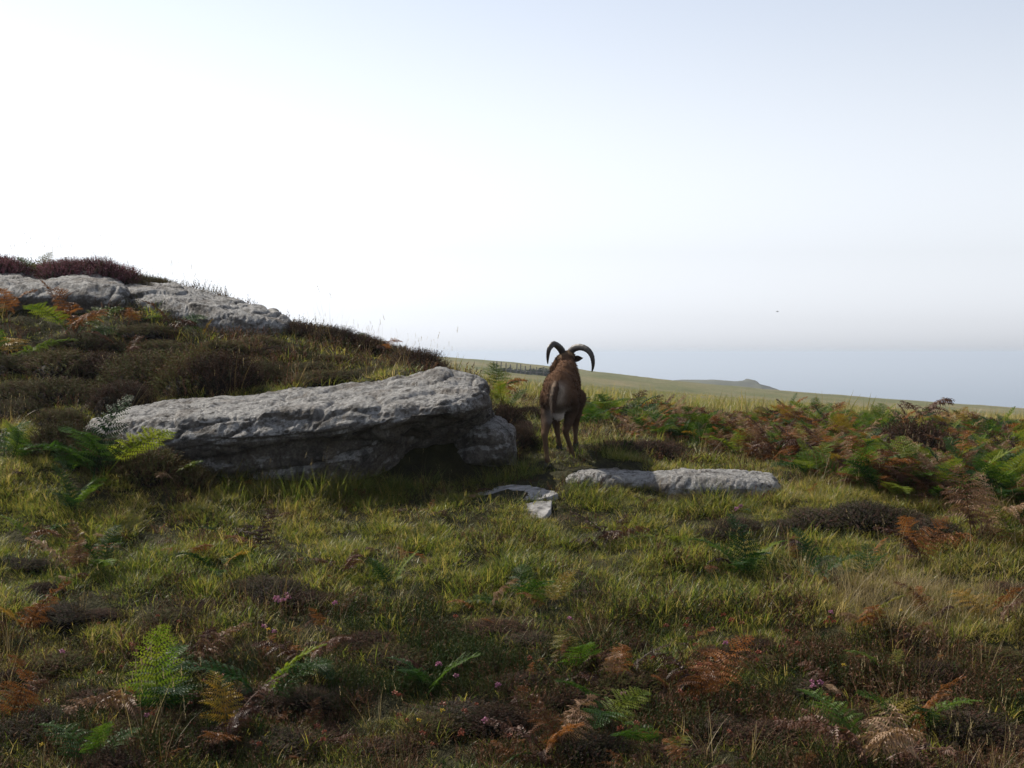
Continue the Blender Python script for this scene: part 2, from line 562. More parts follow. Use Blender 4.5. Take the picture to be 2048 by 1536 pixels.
# far headland with a knob of rock near its tip
def build_headland():
    prof = [(1240, 790), (1290, 772), (1330, 762), (1370, 759.5), (1420, 759), (1470, 762), (1486, 761), (1492, 757.5), (1498, 757.5), (1504, 763),
            (1520, 768), (1540, 775), (1565, 785), (1600, 800), (1640, 830), (1680, 870)]
    xs = np.arange(1240, 1681, 4.0)
    top = np.interp(xs, [p[0] for p in prof], [p[1] for p in prof])
    dist = np.array([395, 410, 425, 440, 455, 470, 485, 500, 520, 545, 580, 640])
    drop = np.array([60, 38, 24, 14, 7, 2.5, 0.3, 0, 3, 9, 24, 80])
    vs = []
    for d, dr in zip(dist, drop):
        for x, tpy in zip(xs, top):
            p = at(x, tpy, 500)
            vs.append((p.x * d / 500 if d > 500 else p.x, d, p.z - dr))
    vs = np.array(vs)
    vs[:, 2] += 0.5 * fbm(vs * 0.22, 4) * np.clip(np.repeat(drop, len(xs)) + 0.4, 0, 1)
    nc = len(xs)
    faces = []
    for r in range(len(dist) - 1):
        for c in range(nc - 1):
            a = r * nc + c
            faces.append((a, a + 1, a + nc + 1, a + nc))
    # skirt to the water
    n0 = len(vs)
    rim = list(range(nc)) + [r * nc + nc - 1 for r in range(1, len(dist))] + list(range((len(dist) - 1) * nc + nc - 2, (len(dist) - 1) * nc - 1, -1)) + [r * nc for r in range(len(dist) - 2, 0, -1)]
    vs = vs.tolist() + [(vs[i][0], vs[i][1], SEA_Z - 3) for i in rim]
    for k in range(len(rim)):
        k2 = (k + 1) % len(rim)
        faces.append((rim[k], n0 + k, n0 + k2, rim[k2]))
    o = mesh_obj('headland', vs, faces, M_HEAD, smooth=True)
    tag(o, 'dark low headland with a small rocky knob far behind the field', kind='structure')
build_headland()

# ------------------------------------------------------------------ rocks
def resample(pts, n):
    pts = np.asarray(pts, float)
    L = np.concatenate([[0], np.cumsum(np.linalg.norm(np.diff(pts, axis=0), axis=1))])
    s = np.linspace(0, L[-1], n)
    return np.stack([np.interp(s, L, pts[:, k]) for k in range(3)], 1)

def normals_grid(G):
    du = np.gradient(G, axis=0)
    dv = np.roll(G, -1, 1) - np.roll(G, 1, 1)
    n = np.cross(du, dv)
    return n / np.maximum(np.linalg.norm(n, axis=2, keepdims=True), 1e-9)

def cells(p, seed):
    """nearest jittered cell: its random value and the distance to the crack between cells"""
    i = np.floor(p).astype(np.int64)
    d1 = np.full(len(p), 9.0); d2 = np.full(len(p), 9.0); val = np.zeros(len(p))
    for dx in (-1, 0, 1):
        for dy in (-1, 0, 1):
            for dz in (-1, 0, 1):
                c = i + np.array([dx, dy, dz])
                h = [_hash(c[:, 0] + seed * 13 + q, c[:, 1] + q * 7, c[:, 2] + q * 3) for q in range(4)]
                d = np.sqrt(((c + np.stack(h[:3], 1) - p) ** 2).sum(1))
                near = d < d1
                d2 = np.where(near, d1, np.minimum(d2, d))
                val = np.where(near, h[3], val)
                d1 = np.where(near, d, d1)
    return val, d2 - d1

def loft_rock(name, stations, nu, nv, amp, label, seed, strata=(), fine=0.011, smooth_it=3):
    """stations: list of (px, [(py, d), ...]) loops running back-bottom, back-top, front-top ... front-bottom"""
    st = [resample([at(px, py, d) for py, d in L] + [at(px, L[0][0], L[0][1])], nv + 1)[:-1] for px, L in stations]
    st = np.array(st)
    c = st.mean(1)
    s = np.concatenate([[0], np.cumsum(np.linalg.norm(np.diff(c, axis=0), axis=1))])
    s /= s[-1]
    # smooth interpolation along the length
    u = np.linspace(0, 1, nu)
    G = np.empty((nu, nv, 3))
    for k in range(3):
        for j in range(nv):
            G[:, j, k] = np.interp(u, s, st[:, j, k])
    for it in range(smooth_it):
        G[1:-1] = 0.25 * G[:-2] + 0.5 * G[1:-1] + 0.25 * G[2:]
        G = 0.25 * np.roll(G, 1, 1) + 0.5 * G + 0.25 * np.roll(G, -1, 1)
    # rounded ends
    cen = G.mean(1, keepdims=True)
    e = np.minimum(u, 1 - u)
    er = np.clip(e / 0.05, 0, 1)
    k = np.sqrt(np.clip(1 - (1 - er) ** 2, 0, 1))[:, None, None] * 0.97 + 0.03
    G = cen + (G - cen) * k
    n = normals_grid(G)
    vol = np.einsum('ijk,ijk->', n, G - cen)
    if vol < 0:
        n = -n
    P = G.reshape(-1, 3)
    nn = n.reshape(-1, 3)
    q = P + seed * 7.7
    disp = amp * (0.9 * fbm(q * 2.2, 3) + 0.55 * ridged(q * np.array([3.5, 3.5, 6.0]), 3))
    disp += amp * 0.20 * fbm(q * 14, 3)
    disp += fine * .75 * ridged(q * 30, 3) - fine * 1.4 * np.clip(vnoise(q * 38) - .30, 0, 1)
    qq = q + 0.06 * np.stack([fbm(q * 4 + k_, 2) for k_ in (0, 9, 18)], 1)
    lay = np.stack([qq[:, 0] * 2.6, qq[:, 1] * 2.6, (qq[:, 2] - .16 * qq[:, 0]) * 9.0], 1)       # broken along tilted beds
    val, edge = cells(lay, seed)
    disp += amp * .95 * (val - .5) * np.clip(edge * 6, 0, 1) - amp * .50 * np.exp(-edge * 18)
    for line, depth, width in strata:
        lx = np.array([at(px, py, 8.7).x for px, py in line])
        lz = np.array([at(px, py, 8.7).z for px, py in line])
        o = np.argsort(lx)
        z = np.interp(P[:, 0], lx[o], lz[o]) + 0.018 * fbm(q * 5.0, 3)
        inside = np.clip((P[:, 0] - lx.min()) / 0.15, 0, 1) * np.clip((lx.max() - P[:, 0]) / 0.15, 0, 1)
        front = np.clip(-nn[:, 1] * 2 - 0.2, 0, 1)
        wv = width * (0.6 + 0.8 * np.abs(vnoise(q * 4.0)))
        dz = (P[:, 2] - z) / wv
        g = np.exp(-np.where(dz > 0, dz * 2.2, dz * 0.8) ** 2)
        disp -= depth * g * inside * front
    P = P + nn * disp[:, None]
    vs = P.tolist()
    faces = []
    for i in range(nu - 1):
        for j in range(nv):
            j2 = (j + 1) % nv
            faces.append((i * nv + j, i * nv + j2, (i + 1) * nv + j2, (i + 1) * nv + j))
    for i0 in (0, nu - 1):
        cidx = len(vs)
        vs.append(P[i0 * nv:(i0 + 1) * nv].mean(0).tolist())
        for j in range(nv):
            j2 = (j + 1) % nv
            faces.append((cidx, i0 * nv + j2, i0 * nv + j) if i0 == 0 else (cidx, i0 * nv + j, i0 * nv + j2))
    if vol < 0:
        faces = [f[::-1] for f in faces]
    o = mesh_obj(name, vs, faces, M_ROCK, smooth=True)
    tag(o, label, 'rock')
    return o

main = [
    (135, [(960, 9.2), (880, 9.2), (868, 9.15), (872, 9.0), (900, 8.95), (975, 8.95)]),
    (185, [(960, 9.3), (850, 9.3), (840, 9.2), (854, 8.92), (895, 8.86), (985, 8.86)]),
    (260, [(960, 9.4), (825, 9.4), (812, 9.3), (842, 8.78), (888, 8.70), (1000, 8.70)]),
    (340, [(960, 9.5), (808, 9.5), (801, 9.4), (838, 8.66), (880, 8.56), (912, 8.60), (930, 8.70), (1010, 8.74)]),
    (450, [(960, 9.6), (800, 9.6), (792, 9.5), (832, 8.66), (875, 8.55), (905, 8.59), (925, 8.70), (1010, 8.74)]),
    (560, [(960, 9.7), (795, 9.7), (783, 9.6), (824, 8.66), (870, 8.55), (893, 8.60), (912, 8.71), (1010, 8.76)]),
    (660, [(960, 9.8), (788, 9.8), (775, 9.7), (818, 8.64), (860, 8.54), (876, 8.60), (894, 8.72), (1010, 8.80)]),
    (750, [(960, 9.8), (780, 9.8), (764, 9.7), (812, 8.62), (845, 8.53), (872, 8.66), (930, 8.80), (1010, 8.90)]),
    (820, [(960, 9.8), (770, 9.8), (752, 9.7), (806, 8.60), (838, 8.53), (860, 8.80), (900, 9.10), (1010, 9.3)]),
    (880, [(960, 9.8), (760, 9.8), (735, 9.65), (800, 8.60), (832, 8.56), (854, 8.90), (890, 9.3), (1000, 9.5)]),
    (935, [(940, 9.8), (765, 9.8), (746, 9.6), (792, 8.75), (825, 8.68), (844, 9.02), (890, 9.4), (980, 9.5)]),
    (972, [(900, 9.7), (785, 9.7), (760, 9.5), (785, 8.95), (812, 8.90), (828, 9.05), (880, 9.3), (920, 9.4)]),
    (982, [(860, 9.5), (795, 9.5), (778, 9.4), (790, 9.1), (808, 9.05), (818, 9.1), (850, 9.3), (870, 9.4)]),
]
strata = [
    ([(330, 925), (440, 916), (560, 899), (700, 866), (800, 850), (900, 836), (975, 818)], 0.055, 0.022),
    ([(400, 868), (520, 880), (600, 872), (680, 856), (740, 846)], 0.022, 0.012),
    ([(360, 962), (480, 950), (600, 938), (700, 905), (790, 880)], 0.035, 0.016),
    ([(600, 890), (720, 882), (840, 880), (960, 872)], 0.03, 0.014),
]
R_MAIN = loft_rock('boulder', main, 320, 240, 0.034, 'long grey layered boulder with an overhanging ledge left of the ram', 1, strata)

low = [
    (872, [(960, 9.7), (868, 9.6), (862, 9.55), (866, 9.42), (885, 9.38), (960, 9.38)]),
    (915, [(960, 9.7), (838, 9.6), (832, 9.5), (846, 9.22), (866, 9.14), (940, 9.16)]),
    (950, [(960, 9.7), (832, 9.6), (824, 9.5), (842, 9.10), (874, 9.02), (925, 9.06)]),
    (985, [(960, 9.7), (836, 9.6), (828, 9.5), (856, 9.05), (878, 9.00), (922, 9.06)]),
    (1010, [(960, 9.7), (852, 9.6), (846, 9.45), (872, 9.06), (890, 9.03), (920, 9.1)]),
    (1028, [(940, 9.6), (872, 9.5), (868, 9.4), (884, 9.15), (894, 9.12), (915, 9.2)]),
]
loft_rock('boulder', low, 90, 90, 0.032, 'grey block wedged beneath the right end of the long boulder', 2, smooth_it=1)

upA = [
    (-260, [(640, 13.2), (545, 13.2), (540, 13.0), (575, 12.1), (600, 12.0), (640, 12.0)]),
    (-120, [(640, 13.2), (545, 13.2), (540, 13.0), (575, 12.1), (600, 12.0), (640, 12.0)]),
    (0, [(650, 13.3), (550, 13.3), (543, 13.1), (572, 12.1), (596, 11.95), (640, 12.0)]),
    (90, [(650, 13.3), (556, 13.3), (550, 13.1), (570, 12.2), (592, 11.95), (640, 12.0)]),
    (170, [(650, 13.3), (558, 13.3), (547, 13.0), (572, 12.1), (596, 11.95), (640, 12.05)]),
    (230, [(650, 13.2), (566, 13.2), (558, 13.0), (578, 12.15), (602, 12.0), (640, 12.1)]),
    (264, [(640, 12.9), (582, 12.9), (578, 12.7), (590, 12.3), (605, 12.2), (625, 12.25)]),
]
loft_rock('boulder', upA, 170, 120, 0.035, 'grey rock ledge at the left edge under the purple heather', 3)
upB = [
    (232, [(660, 13.3), (568, 13.3), (562, 13.2), (580, 12.5), (605, 12.4), (650, 12.4)]),
    (300, [(660, 13.4), (572, 13.4), (564, 13.2), (590, 12.3), (615, 12.2), (660, 12.2)]),
    (370, [(670, 13.4), (580, 13.4), (572, 13.2), (608, 12.2), (632, 12.05), (680, 12.05)]),
    (430, [(680, 13.4), (598, 13.4), (588, 13.2), (622, 12.15), (645, 12.0), (690, 12.0)]),
    (500, [(690, 13.3), (622, 13.3), (610, 13.1), (636, 12.15), (656, 12.05), (695, 12.05)]),
    (550, [(695, 13.2), (636, 13.2), (624, 13.0), (642, 12.3), (658, 12.2), (695, 12.2)]),
    (586, [(690, 13.0), (655, 13.0), (648, 12.8), (655, 12.5), (664, 12.45), (685, 12.5)]),
]
loft_rock('boulder', upB, 190, 130, 0.040, 'grey rock outcrop sloping down to the right below the skyline heather', 4)
upC = [
    (578, [(690, 13.4), (664, 13.4), (658, 13.3), (664, 13.0), (672, 12.95), (690, 12.95)]),
    (605, [(690, 13.4), (664, 13.4), (659, 13.3), (666, 12.95), (674, 12.9), (690, 12.9)]),
    (628, [(690, 13.3), (674, 13.3), (670, 13.2), (674, 13.05), (680, 13.0), (690, 13.0)]),
]
loft_rock('boulder', upC, 24, 30, 0.010, 'small grey stone peeping out right of the upper rock outcrop', 5, fine=0.003)

slab = [
    (1122, [(1000, 9.0), (957, 9.0), (950, 8.95), (957, 8.72), (973, 8.68), (1010, 8.68)]),
    (1160, [(1000, 9.1), (946, 9.1), (939, 9.0), (953, 8.68), (970, 8.62), (1015, 8.62)]),
    (1240, [(1000, 9.1), (946, 9.1), (938, 9.0), (951, 8.72), (968, 8.66), (1015, 8.66)]),
    (1300, [(1000, 9.1), (949, 9.1), (942, 9.0), (953, 8.74), (970, 8.68), (1015, 8.68)]),
    (1350, [(1000, 9.1), (946, 9.1), (938, 9.0), (951, 8.66), (970, 8.6), (1020, 8.6)]),
    (1430, [(1000, 9.1), (950, 9.1), (942, 9.0), (957, 8.62), (978, 8.55), (1025, 8.55)]),
    (1500, [(1000, 9.1), (951, 9.1), (943, 9.0), (961, 8.64), (980, 8.58), (1025, 8.58)]),
    (1545, [(1000, 9.0), (963, 9.0), (953, 8.95), (967, 8.68), (982, 8.64), (1020, 8.64)]),
    (1560, [(1000, 8.9), (973, 8.9), (967, 8.88), (973, 8.74), (986, 8.72), (1015, 8.72)]),
]
loft_rock('stone_slab', slab, 190, 70, 0.017, 'long low grey stone slab lying in the grass right of the path', 6)

def flat_stone(outline, lift, label, seed):
    pts = []
    for px, py in outline:
        p = hit(px, py)
        pts.append((p.x, p.y))
    pts = np.array(pts)
    n = 72
    L = np.concatenate([pts, pts[:1]])
    s = np.concatenate([[0], np.cumsum(np.linalg.norm(np.diff(L, axis=0), axis=1))])
    u = np.linspace(0, s[-1], n + 1)[:-1]
    rim = np.stack([np.interp(u, s, L[:, 0]), np.interp(u, s, L[:, 1])], 1)
    for _ in range(3):
        rim = 0.25 * np.roll(rim, 1, 0) + 0.5 * rim + 0.25 * np.roll(rim, -1, 0)
    c = rim.mean(0)
    rim = c + (rim - c) * (1 + 0.24 * fbm(np.concatenate([rim * 11, np.full((n, 1), seed)], 1), 3))[:, None]
    rings = [1.0, 1.0, 0.985, 0.95, 0.88, 0.78, 0.66, 0.52, 0.38, 0.24, 0.1]
    vs = []
    for k, r in enumerate(rings):
        q = c + (rim - c) * r
        z = H(q[:, 0], q[:, 1], False)
        up = -0.15 if k == 0 else (lift - 0.03 if k == 1 else lift)
        zz = z + up + (0.010 * fbm(np.concatenate([q * 6, np.full((n, 1), seed)], 1), 4) + 0.004 * ridged(np.concatenate([q * 30, np.full((n, 1), seed)], 1), 2) if k else 0)
        vs += np.stack([q[:, 0], q[:, 1], zz], 1).tolist()
    vs.append((c[0], c[1], h1(c[0], c[1]) * 0 + float(H([c[0]], [c[1]], False)[0]) + lift))
    faces = []
    for k in range(len(rings) - 1):
        for j in range(n):
            j2 = (j + 1) % n
            faces.append((k * n + j, k * n + j2, (k + 1) * n + j2, (k + 1) * n + j))
    for j in range(n):
        faces.append(((len(rings) - 1) * n + j, (len(rings) - 1) * n + (j + 1) % n, len(vs) - 1))
    o = mesh_obj('flat_stone', vs, faces, M_PALE, smooth=True)
    tag(o, label, 'stone')
    return rim
FS1 = flat_stone([(955, 990), (1000, 980), (1070, 977), (1108, 984), (1112, 1000), (1080, 1006), (1010, 1003), (960, 998)], 0.006,
                 'wide flat pale stone in the path beside the left end of the low slab', 3.0)
FS2 = flat_stone([(1032, 1012), (1075, 1008), (1104, 1010), (1106, 1026), (1090, 1040), (1062, 1038), (1045, 1026)], 0.007,
                 'smaller flat pale stone in the path in front of the wider flat stone', 8.0)

# ------------------------------------------------------------------ plant meshes
def blade(vs, fs, cs, base, az, L, w, lean, curl, tint, seg=3):
    d = np.array([math.cos(az), math.sin(az), 0.0])
    side = np.array([-d[1], d[0], 0.0])
    twist = random.uniform(-0.8, 0.8)
    side = side * math.cos(twist) + d * math.sin(twist)
    p = np.array(base, float)
    a = lean
    n0 = len(vs)
    for k in range(seg + 1):
        t = k / seg
        ww = w * (1 - t ** 1.6) * 0.5
        if k < seg:
            vs.append(p - side * ww); vs.append(p + side * ww)
            cs += [(tint + 0.12 * t, t, 0)] * 2
        else:
            vs.append(p.copy()); cs.append((tint + 0.22, 1, 0))
        p = p + (d * math.sin(a) + np.array([0, 0, 1.0]) * math.cos(a)) * L / seg
        a += curl / seg
    for k in range(seg - 1):
        i = n0 + 2 * k
        fs.append((i, i + 1, i + 3, i + 2))
    i = n0 + 2 * (seg - 1)
    fs.append((i, i + 1, i + 2))

def tuft(n, hmin, hmax, w, spread, lean, curl, mat, seg=3, jitter=0.18, wind=0.25, seedhead=0.0):
    vs, fs, cs = [], [], []
    for k in range(n):
        r = spread * math.sqrt(random.random())
        a = random.uniform(0, 2 * math.pi)
        b = (r * math.cos(a), r * math.sin(a), -0.01)
        az = a + random.gauss(0, 0.9)
        L = random.uniform(hmin, hmax)
        t = random.gauss(0, jitter)
        blade(vs, fs, cs, b, az, L, w * random.uniform(0.6, 1.3), abs(random.gauss(lean, 0.25)), random.uniform(0.2, 1.0) * curl, t, seg)
        if seedhead and random.random() < seedhead:
            tip = vs[-1]
            for q in range(5):
                c = tip - np.array([0, 0, 0.010 * q]) + np.array([random.gauss(0, .0015), random.gauss(0, .0015), 0])
                i = len(vs)
                a2 = random.uniform(0, 6.28)
                ex = np.array([math.cos(a2), math.sin(a2), 0]) * 0.0028
                vs += [c - ex, c + ex, c + ex * .3 + np.array([0, 0, 0.013])]
                cs += [(0.3, 1, 0)] * 3
                fs.append((i, i + 1, i + 2))
    return mesh_obj('tuft', vs, fs, mat, cols=cs, link=False)

def sprig(vs, fs, cs, base, d, L, col, leaves=7, lw=0.006):
    d = np.array(d, float); d /= np.linalg.norm(d)
    ref = np.array([0.3, 0.7, 0.1]); s1 = np.cross(d, ref); s1 /= np.linalg.norm(s1); s2 = np.cross(d, s1)
    base = np.array(base, float)
    n0 = len(vs)
    w = 0.0016
    vs += [base + s1 * w, base - s1 * w, base + d * L]
    cs += [tuple(c * 0.6 for c in col)] * 3
    fs.append((n0, n0 + 1, n0 + 2))
    for k in range(leaves):
        t = 0.25 + 0.75 * (k + random.random() * 0.6) / leaves
        a = k * 2.4 + random.random()
        o = (s1 * math.cos(a) + s2 * math.sin(a))
        c0 = base + d * L * t
        tip = c0 + o * lw * random.uniform(0.8, 1.5) + d * lw * random.uniform(0.5, 1.8)
        sd = np.cross(o, d) * lw * 0.28
        i = len(vs)
        vs += [c0 - sd, c0 + sd, tip]
        m = random.uniform(0.7, 1.35)
        cs += [tuple(c * m for c in col)] * 3
        fs.append((i, i + 1, i + 2))

def heath_tuft(n, h, spread, mat):
    vs, fs, cs = [], [], []
    for k in range(n):
        r = spread * math.sqrt(random.random()); a = random.uniform(0, 6.28)
        v = random.gauss(0, 0.16)
        sprig(vs, fs, cs, (r * math.cos(a), r * math.sin(a), -0.01), (random.gauss(0, .45), random.gauss(0, .45), 1), h * random.uniform(0.5, 1.2), (v, v, v), 7, 0.0075)
    # per-blade offset lives in the red channel, undo the brightness factors
    cs = [(max(-0.4, min(0.4, c[0])), 0, 0) for c in cs]
    return mesh_obj('tuft', vs, fs, mat, cols=cs, link=False)

def heather_mesh(n, seed, palette, h=0.17):
    """a rounded cushion 1 m across and about 0.5 high, made of upright sprigs over a dark twiggy core"""
    random.seed(seed)
    vs, fs, cs = [], [], []
    lob = [(random.uniform(-.22, .22), random.uniform(-.22, .22), random.uniform(.18, .30), random.uniform(.28, .45)) for _ in range(5)] + [(0, 0, .36, .42)]
    def top(x, y):
        z = -0.05
        for cx, cy, r, hh in lob:
            q = 1 - ((x - cx) ** 2 + (y - cy) ** 2) / (r * r)
            if q > 0:
                z = max(z, hh * math.sqrt(q) - 0.05)
        return z
    # core
    m = 16
    for i in range(m + 1):
        for j in range(m + 1):
            x, y = (i / m - .5) * 1.0, (j / m - .5) * 1.0
            vs.append(np.array([x, y, max(-0.16, top(x, y) - 0.14)]))
            cs.append((0.010, 0.007, 0.005))
    for i in range(m):
        for j in range(m):
            a = i * (m + 1) + j
            if max(vs[a][2], vs[a + 1][2], vs[a + m + 1][2], vs[a + m + 2][2]) > -0.155:
                fs.append((a, a + m + 1, a + m + 2, a + 1))
    k = 0
    while k < n:
        x, y = random.uniform(-.5, .5), random.uniform(-.5, .5)
        z = top(x, y)
        if z < -0.02:
            continue
        e = 0.02
        g = np.array([-(top(x + e, y) - top(x - e, y)) / (2 * e), -(top(x, y + e) - top(x, y - e)) / (2 * e), 1.0])
        g /= np.linalg.norm(g)
        d = g * 0.75 + np.array([random.gauss(0, .42), random.gauss(0, .42), 0.55])
        c = palette[min(int(random.random() * len(palette)), len(palette) - 1)]
        sprig(vs, fs, cs, (x, y, z - 0.10), d, h * random.uniform(.45, 1.5), c, 10, 0.018)
        k += 1
    me = mesh_obj('heather', vs, fs, M_HEATHER, cols=cs, link=False).data
    return me

BROWN = [(0.036, 0.021, 0.015)] * 4 + [(0.058, 0.030, 0.021)] * 3 + [(0.030, 0.030, 0.013)] * 2 + [(0.085, 0.052, 0.038)]
GREYB = [(0.048, 0.036, 0.028)] * 4 + [(0.075, 0.058, 0.047)] * 2 + [(0.035, 0.036, 0.014)] * 4 + [(0.09, 0.045, 0.035)]
PURPLE = [(0.125, 0.045, 0.062)] * 3 + [(0.18, 0.075, 0.10)] * 2 + [(0.05, 0.04, 0.02)] * 2 + [(0.075, 0.03, 0.035)] * 2
OLIVE = [(0.055, 0.060, 0.018)] * 4 + [(0.075, 0.055, 0.025)] * 3 + [(0.06, 0.03, 0.02)] * 2
HM = {}
for nm, pal in (('brown', BROWN), ('grey', GREYB), ('purple', PURPLE), ('olive', OLIVE)):
    HM[nm] = [heather_mesh(1500, 40 + k + 7 * len(HM), pal) for k in range(3)]

def frond_mesh(name, mat, seed, pairs=15, dead=0.0, elev=68, end=5, stalk=0.30, width=0.52):
    """one bracken frond about 1 long: bare stalk, then paired pinnae cut into leaflets, broad at the base and tapering"""
    random.seed(seed)
    vs, fs = [], []
    n = 28
    P, D = [], []
    p = np.array([0.0, 0, 0])
    side_bend = random.uniform(-0.35, 0.35)
    az = 0.0
    for k in range(n + 1):
        t = k / n
        e = math.radians(elev + (end - elev) * t ** 1.1)
        d = np.array([math.sin(az) * math.cos(e), math.cos(az) * math.cos(e), math.sin(e)])
        P.append(p.copy()); D.append(d)
        p = p + d / n
        az += side_bend / n
    P, D = np.array(P), np.array(D)
    def cur(t):
        f = t * n; i = min(int(f), n - 1); u = f - i
        return P[i] * (1 - u) + P[i + 1] * u, D[min(i, n)]
    # rachis
    for k in range(n):
        w0, w1 = 0.008 * (1 - k / n) + 0.0016, 0.008 * (1 - (k + 1) / n) + 0.0016
        for q in range(3):
            a0, a1 = q * 2.094, (q + 1) * 2.094
            o = lambda a, w: np.array([math.cos(a) * w, 0, 0]) + np.cross(D[k], [1, 0, 0]) * math.sin(a) * w
            i = len(vs)
            vs += [P[k] + o(a0, w0), P[k] + o(a1, w0), P[k + 1] + o(a1, w1), P[k + 1] + o(a0, w1)]
            fs.append((i, i + 1, i + 2, i + 3))
    for k in range(pairs):
        u = k / (pairs - 1)
        t = stalk + (1 - stalk) * (1 - (1 - u) ** 1.25) * 0.985
        c, d = cur(min(t, 0.999))
        lat = np.cross(d, [0, 0, 1.0]); lat /= max(np.linalg.norm(lat), 1e-6)
        up = np.cross(lat, d)
        Lp = width * 0.62 * (1 - u) ** 0.85 * (0.8 + 0.2 * min(1, u * 6)) + 0.02
        for s in (-1, 1):
            if random.random() < 0.10 * dead:
                continue
            fwd = 0.35 + 0.35 * u + random.uniform(-.1, .1)
            ax = lat * s + d * fwd + up * (0.18 - 0.10 * dead + random.gauss(0, 0.10 + 0.22 * dead))
            ax /= np.linalg.norm(ax)
            L = Lp * random.uniform(.85, 1.1)
            nl = max(3, int(L / 0.026))
            pl_n = up + np.array([random.gauss(0, .15 + .4 * dead) for _ in range(3)])
            across = np.cross(ax, pl_n); across /= np.linalg.norm(across)
            q = c.copy()
            dirv = ax.copy()
            for m in range(nl):
                v = m / nl
                ll = (0.020 + 0.055 * L / 0.32) * (1 - v) ** 0.7 * random.uniform(.8, 1.15) + 0.004
                step = L / nl
                for s2 in (-1, 1):
                    tip = q + across * s2 * ll + dirv * step * 0.9 - up * ll * (0.18 + random.uniform(-.2, .5 + dead) * 0.5)
                    mid1 = q + across * s2 * ll * 0.45 - dirv * step * 0.10
                    mid2 = q + across * s2 * ll * 0.55 + dirv * step * 0.88
                    i = len(vs)
                    vs += [q, mid1, tip, mid2]
                    fs.append((i, i + 1, i + 2, i + 3))
                q = q + dirv * step
                dirv = dirv - np.array([0, 0, 1]) * (0.05 + 0.10 * dead) * random.uniform(0.3, 1.5)
                dirv /= np.linalg.norm(dirv)
            i = len(vs)
            vs += [q - across * .004, q + across * .004, q + dirv * .014]
            fs.append((i, i + 1, i + 2))
    return mesh_obj(name, vs, fs, mat, link=False).data

FR = {}
for ci, (cn, dead) in enumerate((('green', 0.0), ('dark', 0.05), ('yellow', 0.2), ('rust', 0.6), ('tan', 0.8), ('brown', 1.0))):
    FR[cn] = [frond_mesh('frond', FM[cn], 100 + ci * 10 + k, 13 + k % 3, dead, elev=(78, 66, 58, 72)[k], end=(10, -8, -20, 25)[k] - 15 * dead,
                         stalk=(0.34, 0.26, 0.30, 0.22)[k], width=(0.50, 0.58, 0.46, 0.54)[k]) for k in range(4)]
random.seed(5)

def fern(loc, size, mix, nf, label, group=None, lean=0.0, az=None, name='bracken_fern'):
    """mix: list of frond colours; each frond is a part"""
    e = empty(name, loc, random.uniform(0, 6.28) if az is None else az)
    tag(e, label, 'fern', group)
    a0 = random.uniform(0, 6.28)
    for k in range(nf):
        f = place('frond', random.choice(FR[mix[k % len(mix)]]), e)
        f.rotation_euler = (random.gauss(lean, 0.22), random.gauss(0, 0.2), a0 + k * 2 * math.pi / nf + random.gauss(0, 0.45))
        s = size * random.uniform(0.72, 1.15)
        f.scale = (s * random.choice((-1, 1)), s, s)
        f.location = (random.gauss(0, .02), random.gauss(0, .02), -0.02)
    return e

